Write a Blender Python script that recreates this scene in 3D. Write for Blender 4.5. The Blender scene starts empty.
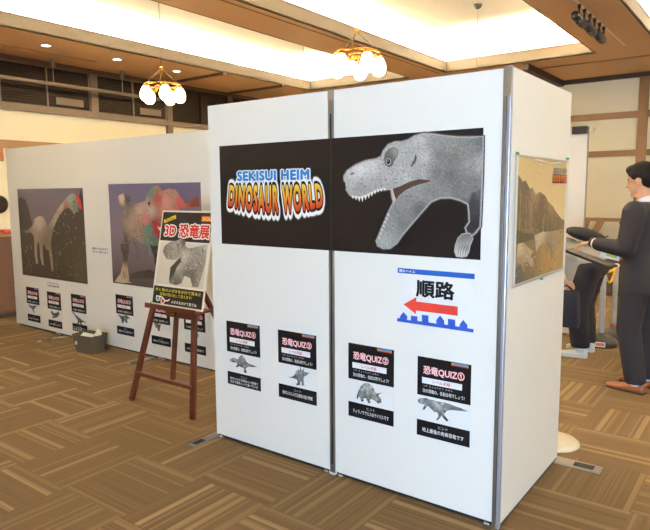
import bpy, bmesh, math, random
from mathutils import Vector, Matrix

# ------------------------------------------------------------------ camera, world, lights, exposure
sc = bpy.context.scene
COL = sc.collection
YAW, PITCH, ROLL, CAM_H, FOCAL_PX = 0.6379, 0.1188, -0.0065, 1.5748, 612.1
cam_data = bpy.data.cameras.new('camera')
cam_data.sensor_fit = 'HORIZONTAL'
cam_data.sensor_width = 36.0
cam_data.lens = FOCAL_PX / 650.0 * 36.0
cam_data.clip_start = 0.05
cam = bpy.data.objects.new('camera', cam_data)
COL.objects.link(cam)
_f = Vector((-math.sin(YAW) * math.cos(PITCH), math.cos(YAW) * math.cos(PITCH), -math.sin(PITCH)))
_r = Vector((math.cos(YAW), math.sin(YAW), 0))
_u = _r.cross(_f)
_r2 = _r * math.cos(ROLL) + _u * math.sin(ROLL)
_u2 = -_r * math.sin(ROLL) + _u * math.cos(ROLL)
_m = Matrix((_r2, _u2, -_f)).transposed().to_4x4()
_m.translation = Vector((0, 0, CAM_H))
cam.matrix_world = _m
sc.camera = cam

world = bpy.data.worlds.new('daylight')
sc.world = world
world.use_nodes = True
world.node_tree.nodes['Background'].inputs[0].default_value = (0.62, 0.78, 1.0, 1)
world.node_tree.nodes['Background'].inputs[1].default_value = 0.6

sc.view_settings.view_transform = 'Standard'
sc.view_settings.look = 'None'
sc.view_settings.gamma = 1.0
sc.view_settings.use_curve_mapping = False
sc.view_settings.exposure = 0.10

COVE_WS = [84.0, 98.0, 62.0, 50.0]     # watts per metre of cove tube in each well, far bank
NEAR_WS = [54.0, 14.0, 9.0, 9.0]     # near bank, mostly dimmed
BANK_Y = 2.3
COVE_COL = (1.0, 0.93, 0.77)
DOOR_W = 510.0
DOOR_COL = (0.44, 0.67, 1.0)
GLOBE_E = 14.0

def area(name, loc, size_x, size_y, direction, power, color):
    d = bpy.data.lights.new(name, 'AREA')
    d.shape = 'RECTANGLE'
    d.size, d.size_y, d.energy, d.color = size_x, size_y, power, color
    o = bpy.data.objects.new(name, d)
    o.location = loc
    o.rotation_euler = Vector(direction).to_track_quat('-Z', 'Y').to_euler()
    COL.objects.link(o)
    return o

# light wells in the ceiling: x from, x to (opening between lips), all running y 0 = WELL_Y0 .. WELL_Y1
WELLS = [(-6.97, -4.95), (-4.30, -2.13), (-1.36, 0.80), (1.50, 3.60)]
WELL_Y0, WELL_Y1 = -1.5, 8.98
SOFFIT, LIP, TOP = 3.40, 3.55, 3.88
for (_a, _b), COVE_W, NEAR_W in zip(WELLS, COVE_WS, NEAR_WS):
    for _x, _sx in ((_a - 0.10, 1), (_b + 0.10, -1)):
        for _y0, _y1, _w in ((WELL_Y0, BANK_Y, NEAR_W), (BANK_Y, WELL_Y1, COVE_W)):
            o = area('cove_light', (_x, (_y0 + _y1) / 2, LIP - 0.05), 0.08, _y1 - _y0, (0, 0, 1), _w * (_y1 - _y0), COVE_COL)
            o.rotation_euler = (0, math.radians(180 - 58 * _sx), 0)
    o = area('cove_light', ((_a + _b) / 2, WELL_Y1 + 0.10, LIP - 0.05), _b - _a, 0.08, (0, -0.45, 1), COVE_W * (_b - _a), COVE_COL)
    o.rotation_euler = (math.radians(180 + 58), 0, 0)
# daylight coming in through the glazed entrance behind the camera
area('entrance_daylight', (1.6, -3.3, 0.95), 2.6, 1.8, (0, 1, 0), DOOR_W, DOOR_COL)

# ------------------------------------------------------------------ materials
def lin(c):
    return tuple(((v / 255) / 12.92 if v / 255 <= 0.04045 else ((v / 255 + 0.055) / 1.055) ** 2.4) for v in c[:3])

def new_mat(name):
    m = bpy.data.materials.new(name)
    m.use_nodes = True
    nt = m.node_tree
    return m, nt, nt.nodes['Principled BSDF']

def node(nt, kind, **kw):
    n = nt.nodes.new(kind)
    for k, v in kw.items():
        setattr(n, k, v)
    return n

def math_n(nt, op, a, b=None, c=None):
    n = nt.nodes.new('ShaderNodeMath')
    n.operation = op
    for i, v in enumerate((a, b, c)):
        if v is None:
            continue
        if isinstance(v, (int, float)):
            n.inputs[i].default_value = v
        else:
            nt.links.new(v, n.inputs[i])
    return n.outputs[0]

def mix_col(nt, fac, a, b, mode='MIX'):
    n = nt.nodes.new('ShaderNodeMix')
    n.data_type = 'RGBA'
    n.blend_type = mode
    for sock, v in ((n.inputs[0], fac), (n.inputs[6], a), (n.inputs[7], b)):
        if isinstance(v, (int, float)):
            sock.default_value = v
        elif isinstance(v, tuple):
            sock.default_value = (*v[:3], 1)
        else:
            nt.links.new(v, sock)
    return n.outputs[2]

def surf(name, rgb, rough=0.5, metal=0.0, var=0.06, scale=9.0, stretch=(1, 1, 1), bump=0.0, coat=0.0, spec=None):
    """plain surface: a base colour with a little procedural unevenness"""
    m, nt, b = new_mat(name)
    tc = node(nt, 'ShaderNodeTexCoord')
    mp = node(nt, 'ShaderNodeMapping')
    mp.inputs['Scale'].default_value = stretch
    nt.links.new(tc.outputs['Object'], mp.inputs[0])
    nz = node(nt, 'ShaderNodeTexNoise')
    nz.inputs['Scale'].default_value = scale
    nz.inputs['Detail'].default_value = 4
    nt.links.new(mp.outputs[0], nz.inputs[0])
    c = lin(rgb)
    lo = tuple(v * (1 - var) for v in c)
    hi = tuple(min(1, v * (1 + var)) for v in c)
    nt.links.new(mix_col(nt, nz.outputs[0], lo, hi), b.inputs['Base Color'])
    b.inputs['Roughness'].default_value = rough
    b.inputs['Metallic'].default_value = metal
    if spec is not None:
        b.inputs['Specular IOR Level'].default_value = spec
    if coat:
        b.inputs['Coat Weight'].default_value = coat
        b.inputs['Coat Roughness'].default_value = 0.12
    if bump:
        bp = node(nt, 'ShaderNodeBump')
        bp.inputs['Strength'].default_value = bump
        bp.inputs['Distance'].default_value = 0.004
        nt.links.new(nz.outputs[0], bp.inputs['Height'])
        nt.links.new(bp.outputs[0], b.inputs['Normal'])
    return m

def glow(name, rgb, strength):
    m, nt, b = new_mat(name)
    b.inputs['Base Color'].default_value = (*lin(rgb), 1)
    b.inputs['Emission Color'].default_value = (*lin(rgb), 1)
    b.inputs['Emission Strength'].default_value = strength
    b.inputs['Roughness'].default_value = 0.3
    return m

def print_mat(name, rough=0.5, grain=0.05, scale=120.0, contrast=0.0, coat=0.0):
    """ink on paper: colours stored on the mesh, plus printed skin texture where contrast > 0"""
    m, nt, b = new_mat(name)
    at = node(nt, 'ShaderNodeAttribute')
    at.attribute_name = 'ink'
    tc = node(nt, 'ShaderNodeTexCoord')
    nz = node(nt, 'ShaderNodeTexNoise')
    nz.inputs['Scale'].default_value = scale
    nz.inputs['Detail'].default_value = 5
    nz.inputs['Roughness'].default_value = 0.65
    nt.links.new(tc.outputs['Object'], nz.inputs[0])
    k = max(grain, contrast)
    lo, hi = 1 - k, 1 + k
    mr = node(nt, 'ShaderNodeMapRange')
    mr.inputs[1].default_value, mr.inputs[2].default_value = 0.3, 0.7
    mr.inputs[3].default_value, mr.inputs[4].default_value = lo, hi
    nt.links.new(nz.outputs[0], mr.inputs[0])
    sc_ = node(nt, 'ShaderNodeVectorMath')
    sc_.operation = 'SCALE'
    nt.links.new(at.outputs['Color'], sc_.inputs[0])
    nt.links.new(mr.outputs[0], sc_.inputs['Scale'])
    nt.links.new(sc_.outputs[0], b.inputs['Base Color'])
    b.inputs['Roughness'].default_value = rough
    b.inputs['Specular IOR Level'].default_value = 0.22
    if coat:
        b.inputs['Coat Weight'].default_value = coat * .5
        b.inputs['Coat Roughness'].default_value = 0.2
    return m

M = {}
M['plaster'] = surf('cream_plaster', (244, 236, 206), 0.85, var=0.03, scale=3)
M['white'] = surf('well_white', (244, 240, 228), 0.8, var=0.02)
M['soffit'] = surf('tan_board', (206, 160, 114), 0.6, var=0.08, scale=5, stretch=(6, 0.4, 1))
M['fascia'] = surf('greyed_wood', (92, 78, 58), 0.6, var=0.08, scale=6, stretch=(1, 0.5, 8))
M['wood'] = surf('brown_timber', (138, 104, 66), 0.6, var=0.15, scale=7, stretch=(1, 1, 7))
M['dark_wood'] = surf('dark_timber', (74, 48, 32), 0.55, var=0.18, scale=7, stretch=(1, 1, 7))
M['frame'] = surf('window_timber', (98, 80, 60), 0.6, var=0.1, scale=7)
M['glass_dark'] = surf('night_glass', (34, 25, 19), 0.6, var=0.1, spec=.1)
M['blind'] = surf('blind_slat', (48, 37, 28), 0.7, var=0.1, spec=.1)
M['panel'] = surf('panel_board', (240, 236, 226), 0.5, var=0.015, scale=2)
M['panel_edge'] = surf('panel_edge_trim', (225, 222, 214), 0.45, var=0.02)
M['black_edge'] = surf('black_trim', (30, 28, 26), 0.6)
M['alu'] = surf('aluminium', (150, 146, 140), 0.38, metal=0.85, var=0.06, scale=20)
M['alu_light'] = surf('pale_aluminium', (205, 206, 212), 0.3, metal=0.7, var=0.04)
M['steel'] = surf('brushed_steel', (170, 165, 155), 0.35, metal=0.8, var=0.1, scale=40)
M['rubber'] = surf('black_rubber', (34, 32, 30), 0.8)
M['rail_paint'] = surf('grey_paint', (122, 108, 90), 0.5, var=.04)
M['mahogany'] = surf('red_brown_wood', (92, 40, 24), 0.38, var=0.22, scale=8, stretch=(3, 3, 1), coat=0.25)
M['paper'] = surf('white_paper', (238, 236, 230), 0.7, var=0.015)
M['foam_board'] = surf('foam_board', (226, 216, 196), 0.6, var=0.02)
M['brass'] = surf('brass', (196, 140, 66), 0.25, metal=0.95, var=0.1)
M['globe'] = glow('lit_opal_glass', (255, 226, 170), GLOBE_E)
M['down'] = glow('lit_lamp', (255, 240, 210), 9.0)
M['black_metal'] = surf('black_metal', (30, 26, 26), 0.4, metal=0.3)
M['cord'] = surf('cord', (120, 96, 66), 0.6)
M['basket'] = surf('grey_fabric', (92, 82, 66), 0.85, var=0.12, scale=60, bump=0.3)
M['white_pipe'] = surf('white_pipe', (250, 248, 242), 0.35, var=0.02)
M['weight'] = surf('dark_weight', (52, 46, 44), 0.6, var=0.1)
M['yellow'] = surf('yellow_plastic', (236, 206, 40), 0.4, var=0.03)
M['orange_label'] = surf('orange_label', (226, 120, 70), 0.6)
M['cream'] = surf('cream_plastic', (224, 214, 186), 0.45, var=0.02)
M['suit'] = surf('charcoal_suit', (34, 30, 33), 0.85, var=0.12, scale=90, bump=0.15)
M['trouser'] = surf('navy_suit', (30, 28, 34), 0.85, var=0.12, scale=90, bump=0.15)
M['shirt'] = surf('white_shirt', (232, 230, 228), 0.8, var=0.02)
M['skin'] = surf('skin', (214, 160, 124), 0.5, var=0.06, scale=20)
M['hair'] = surf('black_hair', (22, 16, 15), 0.75, var=0.3, scale=60, stretch=(1, 1, 0.2), bump=0.4, spec=0.2)
M['leather'] = surf('tan_leather', (150, 84, 44), 0.3, var=0.15, scale=20, coat=0.3)
M['sole'] = surf('dark_sole', (44, 32, 28), 0.6)
M['grey_knit'] = surf('grey_knit', (176, 168, 152), 0.9, var=0.08, scale=120, bump=0.3)
M['black_cloth'] = surf('black_cloth', (28, 25, 28), 0.9, var=0.12, scale=60)
M['white_shoe'] = surf('white_shoe', (228, 222, 208), 0.6, var=0.04)
M['tablet'] = surf('dark_tablet', (40, 36, 36), 0.25, var=0.05)
M['grey_plastic'] = surf('grey_plastic', (120, 114, 108), 0.5, var=0.04)
M['eye'] = surf('dark_eye', (28, 20, 18), 0.3)
M['lip'] = surf('lip', (176, 104, 90), 0.5)
M['green_pin'] = surf('green_plastic', (30, 140, 90), 0.35)
M['red'] = surf('red_plastic', (190, 50, 40), 0.5)
M['navy'] = surf('navy_cloth', (30, 31, 42), 0.9)
M['print'] = print_mat('printed_ink', 0.5)
M['print_gloss'] = print_mat('printed_ink_glossy', 0.35, coat=0.35)
M['print_scaly'] = print_mat('printed_scales', 0.42, contrast=0.34, scale=95)
M['print_soft'] = print_mat('printed_photo', 0.45, contrast=0.13, scale=60)

def carpet_mat():
    m, nt, b = new_mat('striped_carpet_tiles')
    L = nt.links
    geo = node(nt, 'ShaderNodeNewGeometry')
    sep = node(nt, 'ShaderNodeSeparateXYZ')
    L.new(geo.outputs['Position'], sep.inputs[0])
    px = math_n(nt, 'MULTIPLY', math_n(nt, 'ADD', sep.outputs[0], 20.5115 - 0.018), 2.0)
    py = math_n(nt, 'MULTIPLY', math_n(nt, 'ADD', sep.outputs[1], 19.843 - 0.018), 2.0)
    ix, iy = math_n(nt, 'FLOOR', px), math_n(nt, 'FLOOR', py)
    fx, fy = math_n(nt, 'SUBTRACT', px, ix), math_n(nt, 'SUBTRACT', py, iy)
    par = math_n(nt, 'MODULO', math_n(nt, 'ADD', math_n(nt, 'ADD', ix, iy), PARITY), 2.0)
    dif = math_n(nt, 'SUBTRACT', fx, fy)
    s = math_n(nt, 'MULTIPLY_ADD', dif, par, fy)        # across the stripes
    t = math_n(nt, 'MULTIPLY_ADD', dif, math_n(nt, 'MULTIPLY', par, -1.0), fx)
    tile = math_n(nt, 'MULTIPLY_ADD', ix, 13.37, math_n(nt, 'MULTIPLY', iy, 7.91))
    def stripes(n, seed):
        w = node(nt, 'ShaderNodeTexWhiteNoise')
        w.noise_dimensions = '2D'
        cb = node(nt, 'ShaderNodeCombineXYZ')
        L.new(math_n(nt, 'FLOOR', math_n(nt, 'MULTIPLY', s, n)), cb.inputs[0])
        L.new(math_n(nt, 'ADD', tile, seed), cb.inputs[1])
        L.new(cb.outputs[0], w.inputs[0])
        return w.outputs[0]
    fine = stripes(56.0, 3.1)
    mid = stripes(30.0, 17.7)
    wide = stripes(15.0, 41.3)
    bright_mid = math_n(nt, 'GREATER_THAN', mid, 0.86)
    bright_wide = math_n(nt, 'GREATER_THAN', wide, 0.92)
    edge = math_n(nt, 'MULTIPLY', math_n(nt, 'GREATER_THAN', s, 0.93), math_n(nt, 'LESS_THAN', s, 0.985))
    val = math_n(nt, 'MULTIPLY_ADD', bright_wide, 0.62, math_n(nt, 'MULTIPLY', bright_mid, 0.32))
    val = math_n(nt, 'MULTIPLY_ADD', edge, 0.30, val)
    val = math_n(nt, 'MULTIPLY_ADD', fine, 0.22, val)
    val = math_n(nt, 'MINIMUM', val, 1.0)
    nz = node(nt, 'ShaderNodeTexNoise')
    nz.inputs['Scale'].default_value = 260
    nz.inputs['Detail'].default_value = 2
    L.new(geo.outputs['Position'], nz.inputs[0])
    base = mix_col(nt, val, lin(CARPET_LO), lin(CARPET_HI))
    pile = node(nt, 'ShaderNodeMapRange')
    pile.inputs[3].default_value, pile.inputs[4].default_value = 0.72, 1.28
    L.new(nz.outputs[0], pile.inputs[0])
    sc_ = node(nt, 'ShaderNodeVectorMath')
    sc_.operation = 'SCALE'
    L.new(base, sc_.inputs[0])
    L.new(pile.outputs[0], sc_.inputs['Scale'])
    L.new(sc_.outputs[0], b.inputs['Base Color'])
    b.inputs['Roughness'].default_value = 0.95
    b.inputs['Specular IOR Level'].default_value = 0.15
    bp = node(nt, 'ShaderNodeBump')
    bp.inputs['Strength'].default_value = 0.35
    bp.inputs['Distance'].default_value = 0.004
    L.new(nz.outputs[0], bp.inputs['Height'])
    L.new(bp.outputs[0], b.inputs['Normal'])
    return m
PARITY = 0.0
CARPET_LO, CARPET_HI = (104, 84, 58), (152, 128, 93)
M['carpet'] = carpet_mat()

# ------------------------------------------------------------------ mesh helpers
def link(name, me, mat=None, parent=None, loc=None, rot=None):
    o = bpy.data.objects.new(name, me)
    COL.objects.link(o)
    if mat is not None and hasattr(me, 'materials') and not me.materials:
        me.materials.append(M[mat] if isinstance(mat, str) else mat)
    if parent is not None:
        o.parent = parent
    if loc is not None:
        o.location = loc
    if rot is not None:
        o.rotation_euler = rot
    return o

def tag(o, label, cat, group=None, kind=None):
    o['label'], o['category'] = label, cat
    if group:
        o['group'] = group
    if kind:
        o['kind'] = kind
    return o

def empty(name, loc=(0, 0, 0), rot=(0, 0, 0)):
    o = bpy.data.objects.new(name, None)
    o.empty_display_size = 0.1
    COL.objects.link(o)
    o.location, o.rotation_euler = loc, rot
    return o

def children_of(o):
    return [c for c in COL.objects if c.parent == o]

def copy_tree(o, parent=None):
    c = o.copy()
    COL.objects.link(c)
    if parent is not None:
        c.parent = parent
    for ch in children_of(o):
        copy_tree(ch, c)
    return c

class MB:
    """collects shapes and links them as one mesh object"""
    def __init__(self):
        self.bm = bmesh.new()
    def box(self, a, b, bevel=0.0):
        lo = [min(p, q) for p, q in zip(a, b)]
        hi = [max(p, q) for p, q in zip(a, b)]
        vs = [self.bm.verts.new((x, y, z)) for x in (lo[0], hi[0]) for y in (lo[1], hi[1]) for z in (lo[2], hi[2])]
        fs = [self.bm.faces.new([vs[i] for i in f]) for f in ((0, 1, 3, 2), (4, 6, 7, 5), (0, 4, 5, 1), (2, 3, 7, 6), (0, 2, 6, 4), (1, 5, 7, 3))]
        if bevel:
            es = list({e for f in fs for e in f.edges})
            bmesh.ops.bevel(self.bm, geom=es, offset=bevel, segments=2, affect='EDGES', profile=0.5)
        return self
    def bar(self, p, q, w, d, up=(0, 0, 1), bevel=0.0):
        """rectangular bar from p to q, w across, d deep"""
        p, q = Vector(p), Vector(q)
        z = (q - p).normalized()
        x = Vector(up).cross(z)
        if x.length < 1e-4:
            x = Vector((1, 0, 0)).cross(z)
        x.normalize()
        y = z.cross(x)
        vs = []
        for c in (p, q):
            for sx, sy in ((-1, -1), (1, -1), (1, 1), (-1, 1)):
                vs.append(self.bm.verts.new(c + x * sx * w / 2 + y * sy * d / 2))
        fs = [self.bm.faces.new([vs[i] for i in f]) for f in ((3, 2, 1, 0), (4, 5, 6, 7), (0, 1, 5, 4), (1, 2, 6, 5), (2, 3, 7, 6), (3, 0, 4, 7))]
        if bevel:
            es = list({e for f in fs for e in f.edges})
            bmesh.ops.bevel(self.bm, geom=es, offset=bevel, segments=2, affect='EDGES', profile=0.5)
        return self
    def tube(self, pts, r, seg=10, closed=False, caps=True):
        pts = [Vector(p) for p in pts]
        n = len(pts)
        rs = r if isinstance(r, (list, tuple)) else [r] * n
        rings = []
        prev = None
        for i, p in enumerate(pts):
            a = pts[i - 1] if (i > 0 or closed) else pts[i]
            b = pts[(i + 1) % n] if (i < n - 1 or closed) else pts[i]
            t = (b - a).normalized()
            if prev is None:
                x = t.orthogonal().normalized()
            else:
                x = (prev - t * prev.dot(t))
                x = x.normalized() if x.length > 1e-5 else t.orthogonal().normalized()
            prev = x
            y = t.cross(x)
            rings.append([self.bm.verts.new(p + (x * math.cos(k * math.tau / seg) + y * math.sin(k * math.tau / seg)) * rs[i]) for k in range(seg)])
        last = n if closed else n - 1
        for i in range(last):
            A, B = rings[i], rings[(i + 1) % n]
            for k in range(seg):
                self.bm.faces.new((A[k], A[(k + 1) % seg], B[(k + 1) % seg], B[k]))
        if caps and not closed:
            self.bm.faces.new(rings[0][::-1])
            self.bm.faces.new(rings[-1])
        return self
    def lathe(self, prof, seg=20, center=(0, 0, 0), axis=None):
        """profile of (radius, height) turned about z"""
        mat = Matrix.Translation(Vector(center))
        if axis is not None:
            mat = mat @ Vector((0, 0, 1)).rotation_difference(Vector(axis)).to_matrix().to_4x4()
        rings = []
        for rr, h in prof:
            if rr < 1e-6:
                rings.append([self.bm.verts.new(mat @ Vector((0, 0, h)))])
            else:
                rings.append([self.bm.verts.new(mat @ Vector((rr * math.cos(k * math.tau / seg), rr * math.sin(k * math.tau / seg), h))) for k in range(seg)])
        for A, B in zip(rings, rings[1:]):
            for k in range(seg):
                k2 = (k + 1) % seg
                if len(A) == 1 and len(B) == 1:
                    continue
                if len(A) == 1:
                    self.bm.faces.new((A[0], B[k2], B[k]))
                elif len(B) == 1:
                    self.bm.faces.new((A[k], A[k2], B[0]))
                else:
                    self.bm.faces.new((A[k], A[k2], B[k2], B[k]))
        return self
    def loft(self, rings_pts, caps=True):
        rings = [[self.bm.verts.new(Vector(p)) for p in rp] for rp in rings_pts]
        n = len(rings[0])
        for A, B in zip(rings, rings[1:]):
            for k in range(n):
                self.bm.faces.new((A[k], A[(k + 1) % n], B[(k + 1) % n], B[k]))
        if caps:
            self.bm.faces.new(rings[0][::-1])
            self.bm.faces.new(rings[-1])
        return self
    def capsule(self, p, rp, q, rq, seg=12):
        p, q = Vector(p), Vector(q)
        t = (q - p)
        L = t.length
        t = t / L if L > 1e-6 else Vector((0, 0, 1))
        pts, rs = [], []
        for a in (-80, -50, -20):
            pts.append(p + t * rp * math.sin(math.radians(a))); rs.append(rp * math.cos(math.radians(a)))
        pts.append(p); rs.append(rp)
        pts.append(q); rs.append(rq)
        for a in (20, 50, 80):
            pts.append(q + t * rq * math.sin(math.radians(a))); rs.append(rq * math.cos(math.radians(a)))
        x = t.orthogonal().normalized()
        y = t.cross(x)
        return self.loft([[c + (x * math.cos(k * math.tau / seg) + y * math.sin(k * math.tau / seg)) * r for k in range(seg)] for c, r in zip(pts, rs)])
    def chain(self, pts, rs, seg=12):
        for i in range(len(pts) - 1):
            self.capsule(pts[i], rs[i], pts[i + 1], rs[i + 1], seg)
        return self
    def ball(self, c, rad, rot=None, seg=16):
        rad = (rad, rad, rad) if isinstance(rad, (int, float)) else rad
        mat = Matrix.Translation(Vector(c)) @ (rot.to_4x4() if rot is not None else Matrix.Identity(4)) @ Matrix.Diagonal((*rad, 1))
        bmesh.ops.create_uvsphere(self.bm, u_segments=seg, v_segments=max(8, seg * 2 // 3), radius=1, matrix=mat)
        return self
    def mesh(self, name, smooth=False):
        bmesh.ops.recalc_face_normals(self.bm, faces=self.bm.faces[:])
        me = bpy.data.meshes.new(name)
        self.bm.to_mesh(me)
        self.bm.free()
        if smooth:
            for p in me.polygons:
                p.use_smooth = True
        return me
    def build(self, name, mat, parent=None, smooth=False, loc=None, rot=None):
        return link(name, self.mesh(name, smooth), mat, parent, loc, rot)

def auto_smooth(o, deg=40):
    me = o.data
    me.polygons.foreach_set('use_smooth', [True] * len(me.polygons))
    me.set_sharp_from_angle(angle=math.radians(deg))
    return o

def struct(name, mb, mat, parent=None, smooth=False):
    o = mb.build(name, mat, parent, smooth)
    o['kind'] = 'structure'
    return o

def fuse(mb, name, mat, parent, voxel=0.008, smooth=4, hem=None):
    """grow one continuous skin over all collected shapes"""
    bmesh.ops.recalc_face_normals(mb.bm, faces=mb.bm.faces[:])
    me = bpy.data.meshes.new('tmp')
    mb.bm.to_mesh(me)
    mb.bm.free()
    t = bpy.data.objects.new('tmp', me)
    COL.objects.link(t)
    md = t.modifiers.new('r', 'REMESH')
    md.mode, md.voxel_size = 'VOXEL', voxel
    if smooth:
        s = t.modifiers.new('s', 'SMOOTH')
        s.factor, s.iterations = 0.5, smooth
    dg = bpy.context.evaluated_depsgraph_get()
    out = bpy.data.meshes.new_from_object(t.evaluated_get(dg))
    bpy.data.objects.remove(t)
    bpy.data.meshes.remove(me)
    out.name = name
    out.materials.clear()
    if hem is not None:            # cut straight across at the hem
        for v in out.vertices:
            if v.co.z < hem:
                v.co.z = hem
    for p in out.polygons:
        p.use_smooth = True
    return link(name, out, mat, parent)

# ------------------------------------------------------------------ flat prints
_TXT = {}
def text_shape(s, space=1.0):
    key = (s, space)
    if key in _TXT:
        return _TXT[key]
    cu = bpy.data.curves.new('t', 'FONT')
    cu.body, cu.size, cu.space_character, cu.resolution_u = s, 1.0, space, 3
    cu.fill_mode = 'FRONT'
    o = bpy.data.objects.new('t', cu)
    COL.objects.link(o)
    dg = bpy.context.evaluated_depsgraph_get()
    me = bpy.data.meshes.new_from_object(o.evaluated_get(dg))
    vs = [(v.co.x, v.co.y) for v in me.vertices]
    fs = [tuple(p.vertices) for p in me.polygons]
    bpy.data.objects.remove(o)
    bpy.data.meshes.remove(me)
    bpy.data.curves.remove(cu)
    _TXT[key] = (vs, fs)
    return _TXT[key]

def inside(p, poly):
    x, y = p
    c = False
    j = len(poly) - 1
    for i in range(len(poly)):
        xi, yi = poly[i]
        xj, yj = poly[j]
        if (yi > y) != (yj > y) and x < (xj - xi) * (y - yi) / (yj - yi) + xi:
            c = not c
        j = i
    return c

STEP = 0.0004
class Art:
    """ink layers in the plane of a sheet: u to the right, v up, each layer a hair in front of the last"""
    def __init__(self):
        self.bm = bmesh.new()
        self.col = self.bm.verts.layers.float_color.new('ink')
    def _v(self, u, v, k, c):
        w = self.bm.verts.new((u, -k * STEP, v))
        w[self.col] = (*lin(c), 1)
        return w
    def poly(self, pts, c, k=1):
        f = self.bm.faces.new([self._v(u, v, k, c) for u, v in pts])
        f.normal_update()
        bmesh.ops.triangulate(self.bm, faces=[f])
        return self
    def rect(self, u0, v0, u1, v1, c, k=1):
        return self.poly([(u0, v0), (u1, v0), (u1, v1), (u0, v1)], c, k)
    def grad(self, u0, v0, u1, v1, stops, k=1):
        """stops: (fraction up, colour)"""
        rows = [[self._v(u, v0 + (v1 - v0) * f, k, c) for u in (u0, u1)] for f, c in stops]
        for a, b in zip(rows, rows[1:]):
            self.bm.faces.new((a[0], a[1], b[1], b[0]))
        return self
    def painted(self, pts, tones, k=1, cuts=3, power=2.6):
        """filled outline whose ink follows the nearest sample tones"""
        f = self.bm.faces.new([self._v(u, v, k, (0, 0, 0)) for u, v in pts])
        f.normal_update()
        geo = bmesh.ops.triangulate(self.bm, faces=[f])['faces']
        L = max(max(p[0] for p in pts) - min(p[0] for p in pts), max(p[1] for p in pts) - min(p[1] for p in pts)) / cuts
        for _ in range(7):
            es = [e for e in {e for f in geo for e in f.edges} if e.calc_length() > L]
            if not es:
                break
            old = set(self.bm.faces) - set(geo)
            bmesh.ops.subdivide_edges(self.bm, edges=es, cuts=1)
            geo = [f for f in self.bm.faces if f not in old]
            geo = bmesh.ops.triangulate(self.bm, faces=geo)['faces']
        for v in {v for f in geo for v in f.verts}:
            tot = 0.0
            acc = [0.0, 0.0, 0.0]
            for tu, tv, c in tones:
                d = ((v.co.x - tu) ** 2 + (v.co.z - tv) ** 2) ** 0.5 + 1e-5
                w = d ** -power
                tot += w
                for i in range(3):
                    acc[i] += w * c[i]
            v[self.col] = (*lin([a / tot for a in acc]), 1)
        return self
    def line(self, pts, width, c, k=1, closed=False):
        n = len(pts)
        P = [Vector(p) for p in pts]
        L = []
        for i in range(n):
            a = P[i - 1] if (i > 0 or closed) else P[i]
            b = P[(i + 1) % n] if (i < n - 1 or closed) else P[i]
            t = (b - a)
            t = t.normalized() if t.length > 1e-9 else Vector((1, 0))
            nn = Vector((-t.y, t.x)) * width / 2
            L.append((self._v(*(P[i] + nn), k, c), self._v(*(P[i] - nn), k, c)))
        for i in range(n if closed else n - 1):
            a, b = L[i], L[(i + 1) % n]
            self.bm.faces.new((a[0], a[1], b[1], b[0]))
        return self
    def wrinkles(self, pts, num, k, cols, length=(.01, .03), width=.002, flow=0.0, seed=1):
        rnd = random.Random(seed)
        us, vs = [p[0] for p in pts], [p[1] for p in pts]
        for _ in range(num):
            u, v = rnd.uniform(min(us), max(us)), rnd.uniform(min(vs), max(vs))
            L, g = rnd.uniform(*length), flow + rnd.uniform(-.7, .7)
            q = [(u, v), (u + L * .5 * math.cos(g), v + L * .5 * math.sin(g)), (u + L * math.cos(g + .4), v + L * math.sin(g + .4))]
            if all(inside(p, pts) for p in q):
                self.line(q, width * rnd.uniform(.6, 1.5), rnd.choice(cols), k)
        return self
    def disc(self, u, v, ru, c, k=1, rv=None, seg=18):
        rv = rv or ru
        return self.poly([(u + ru * math.cos(i * math.tau / seg), v + rv * math.sin(i * math.tau / seg)) for i in range(seg)], c, k)
    def text(self, s, box, c, k=2, bold=0.0, outline=None, warp=None, c_top=None, space=1.0):
        """s fitted into box (u0, v0, u1, v1); outline: list of (extra, colour); warp maps (x, y in 0..1) to (u, v)"""
        base, _ = text_shape(s, space)
        x0, x1 = min(p[0] for p in base), max(p[0] for p in base)
        y0, y1 = min(p[1] for p in base), max(p[1] for p in base)
        u0, v0, u1, v1 = box if box else (0, 0, 1, 1)
        jobs = []
        for i, (ex, oc) in enumerate(outline or []):
            jobs.append((bold + ex, oc, None, k + i))
        jobs.append((bold, c, c_top, k + len(outline or [])))
        vs, fs = text_shape(s, space)
        for off, cc, ct, kk in jobs:       # bolder strokes and outlines: the same letters printed again all round
            num = 1 if off < 1e-4 else (6 if off < .03 else (12 if off < .12 else 28))
            for q in range(num):
                dx, dy = (0, 0) if num == 1 else (off * math.cos(q * math.tau / num), off * math.sin(q * math.tau / num))
                kq = kk + .03 * q
                vv = []
                for x, y in vs:
                    fx, fy = (x + dx - x0) / (x1 - x0), (y + dy - y0) / (y1 - y0)
                    u, v = warp(fx, fy) if warp else (u0 + fx * (u1 - u0), v0 + fy * (v1 - v0))
                    col = cc if ct is None else [a + (b - a) * max(0, min(1, fy)) for a, b in zip(cc, ct)]
                    vv.append(self._v(u, v, kq, col))
                for f in fs:
                    try:
                        self.bm.faces.new([vv[i] for i in f])
                    except ValueError:
                        pass
        return self
    def build(self, name, mat, parent):
        me = bpy.data.meshes.new(name)
        # all ink faces the viewer of the sheet
        self.bm.normal_update()
        for f in self.bm.faces:
            if f.normal.y > 0:
                f.normal_flip()
        self.bm.to_mesh(me)
        self.bm.free()
        return link(name, me, mat, parent)

def mm(name):
    return [(a / 1e4, b / 1e4) for a, b in ART[name]]

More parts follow.
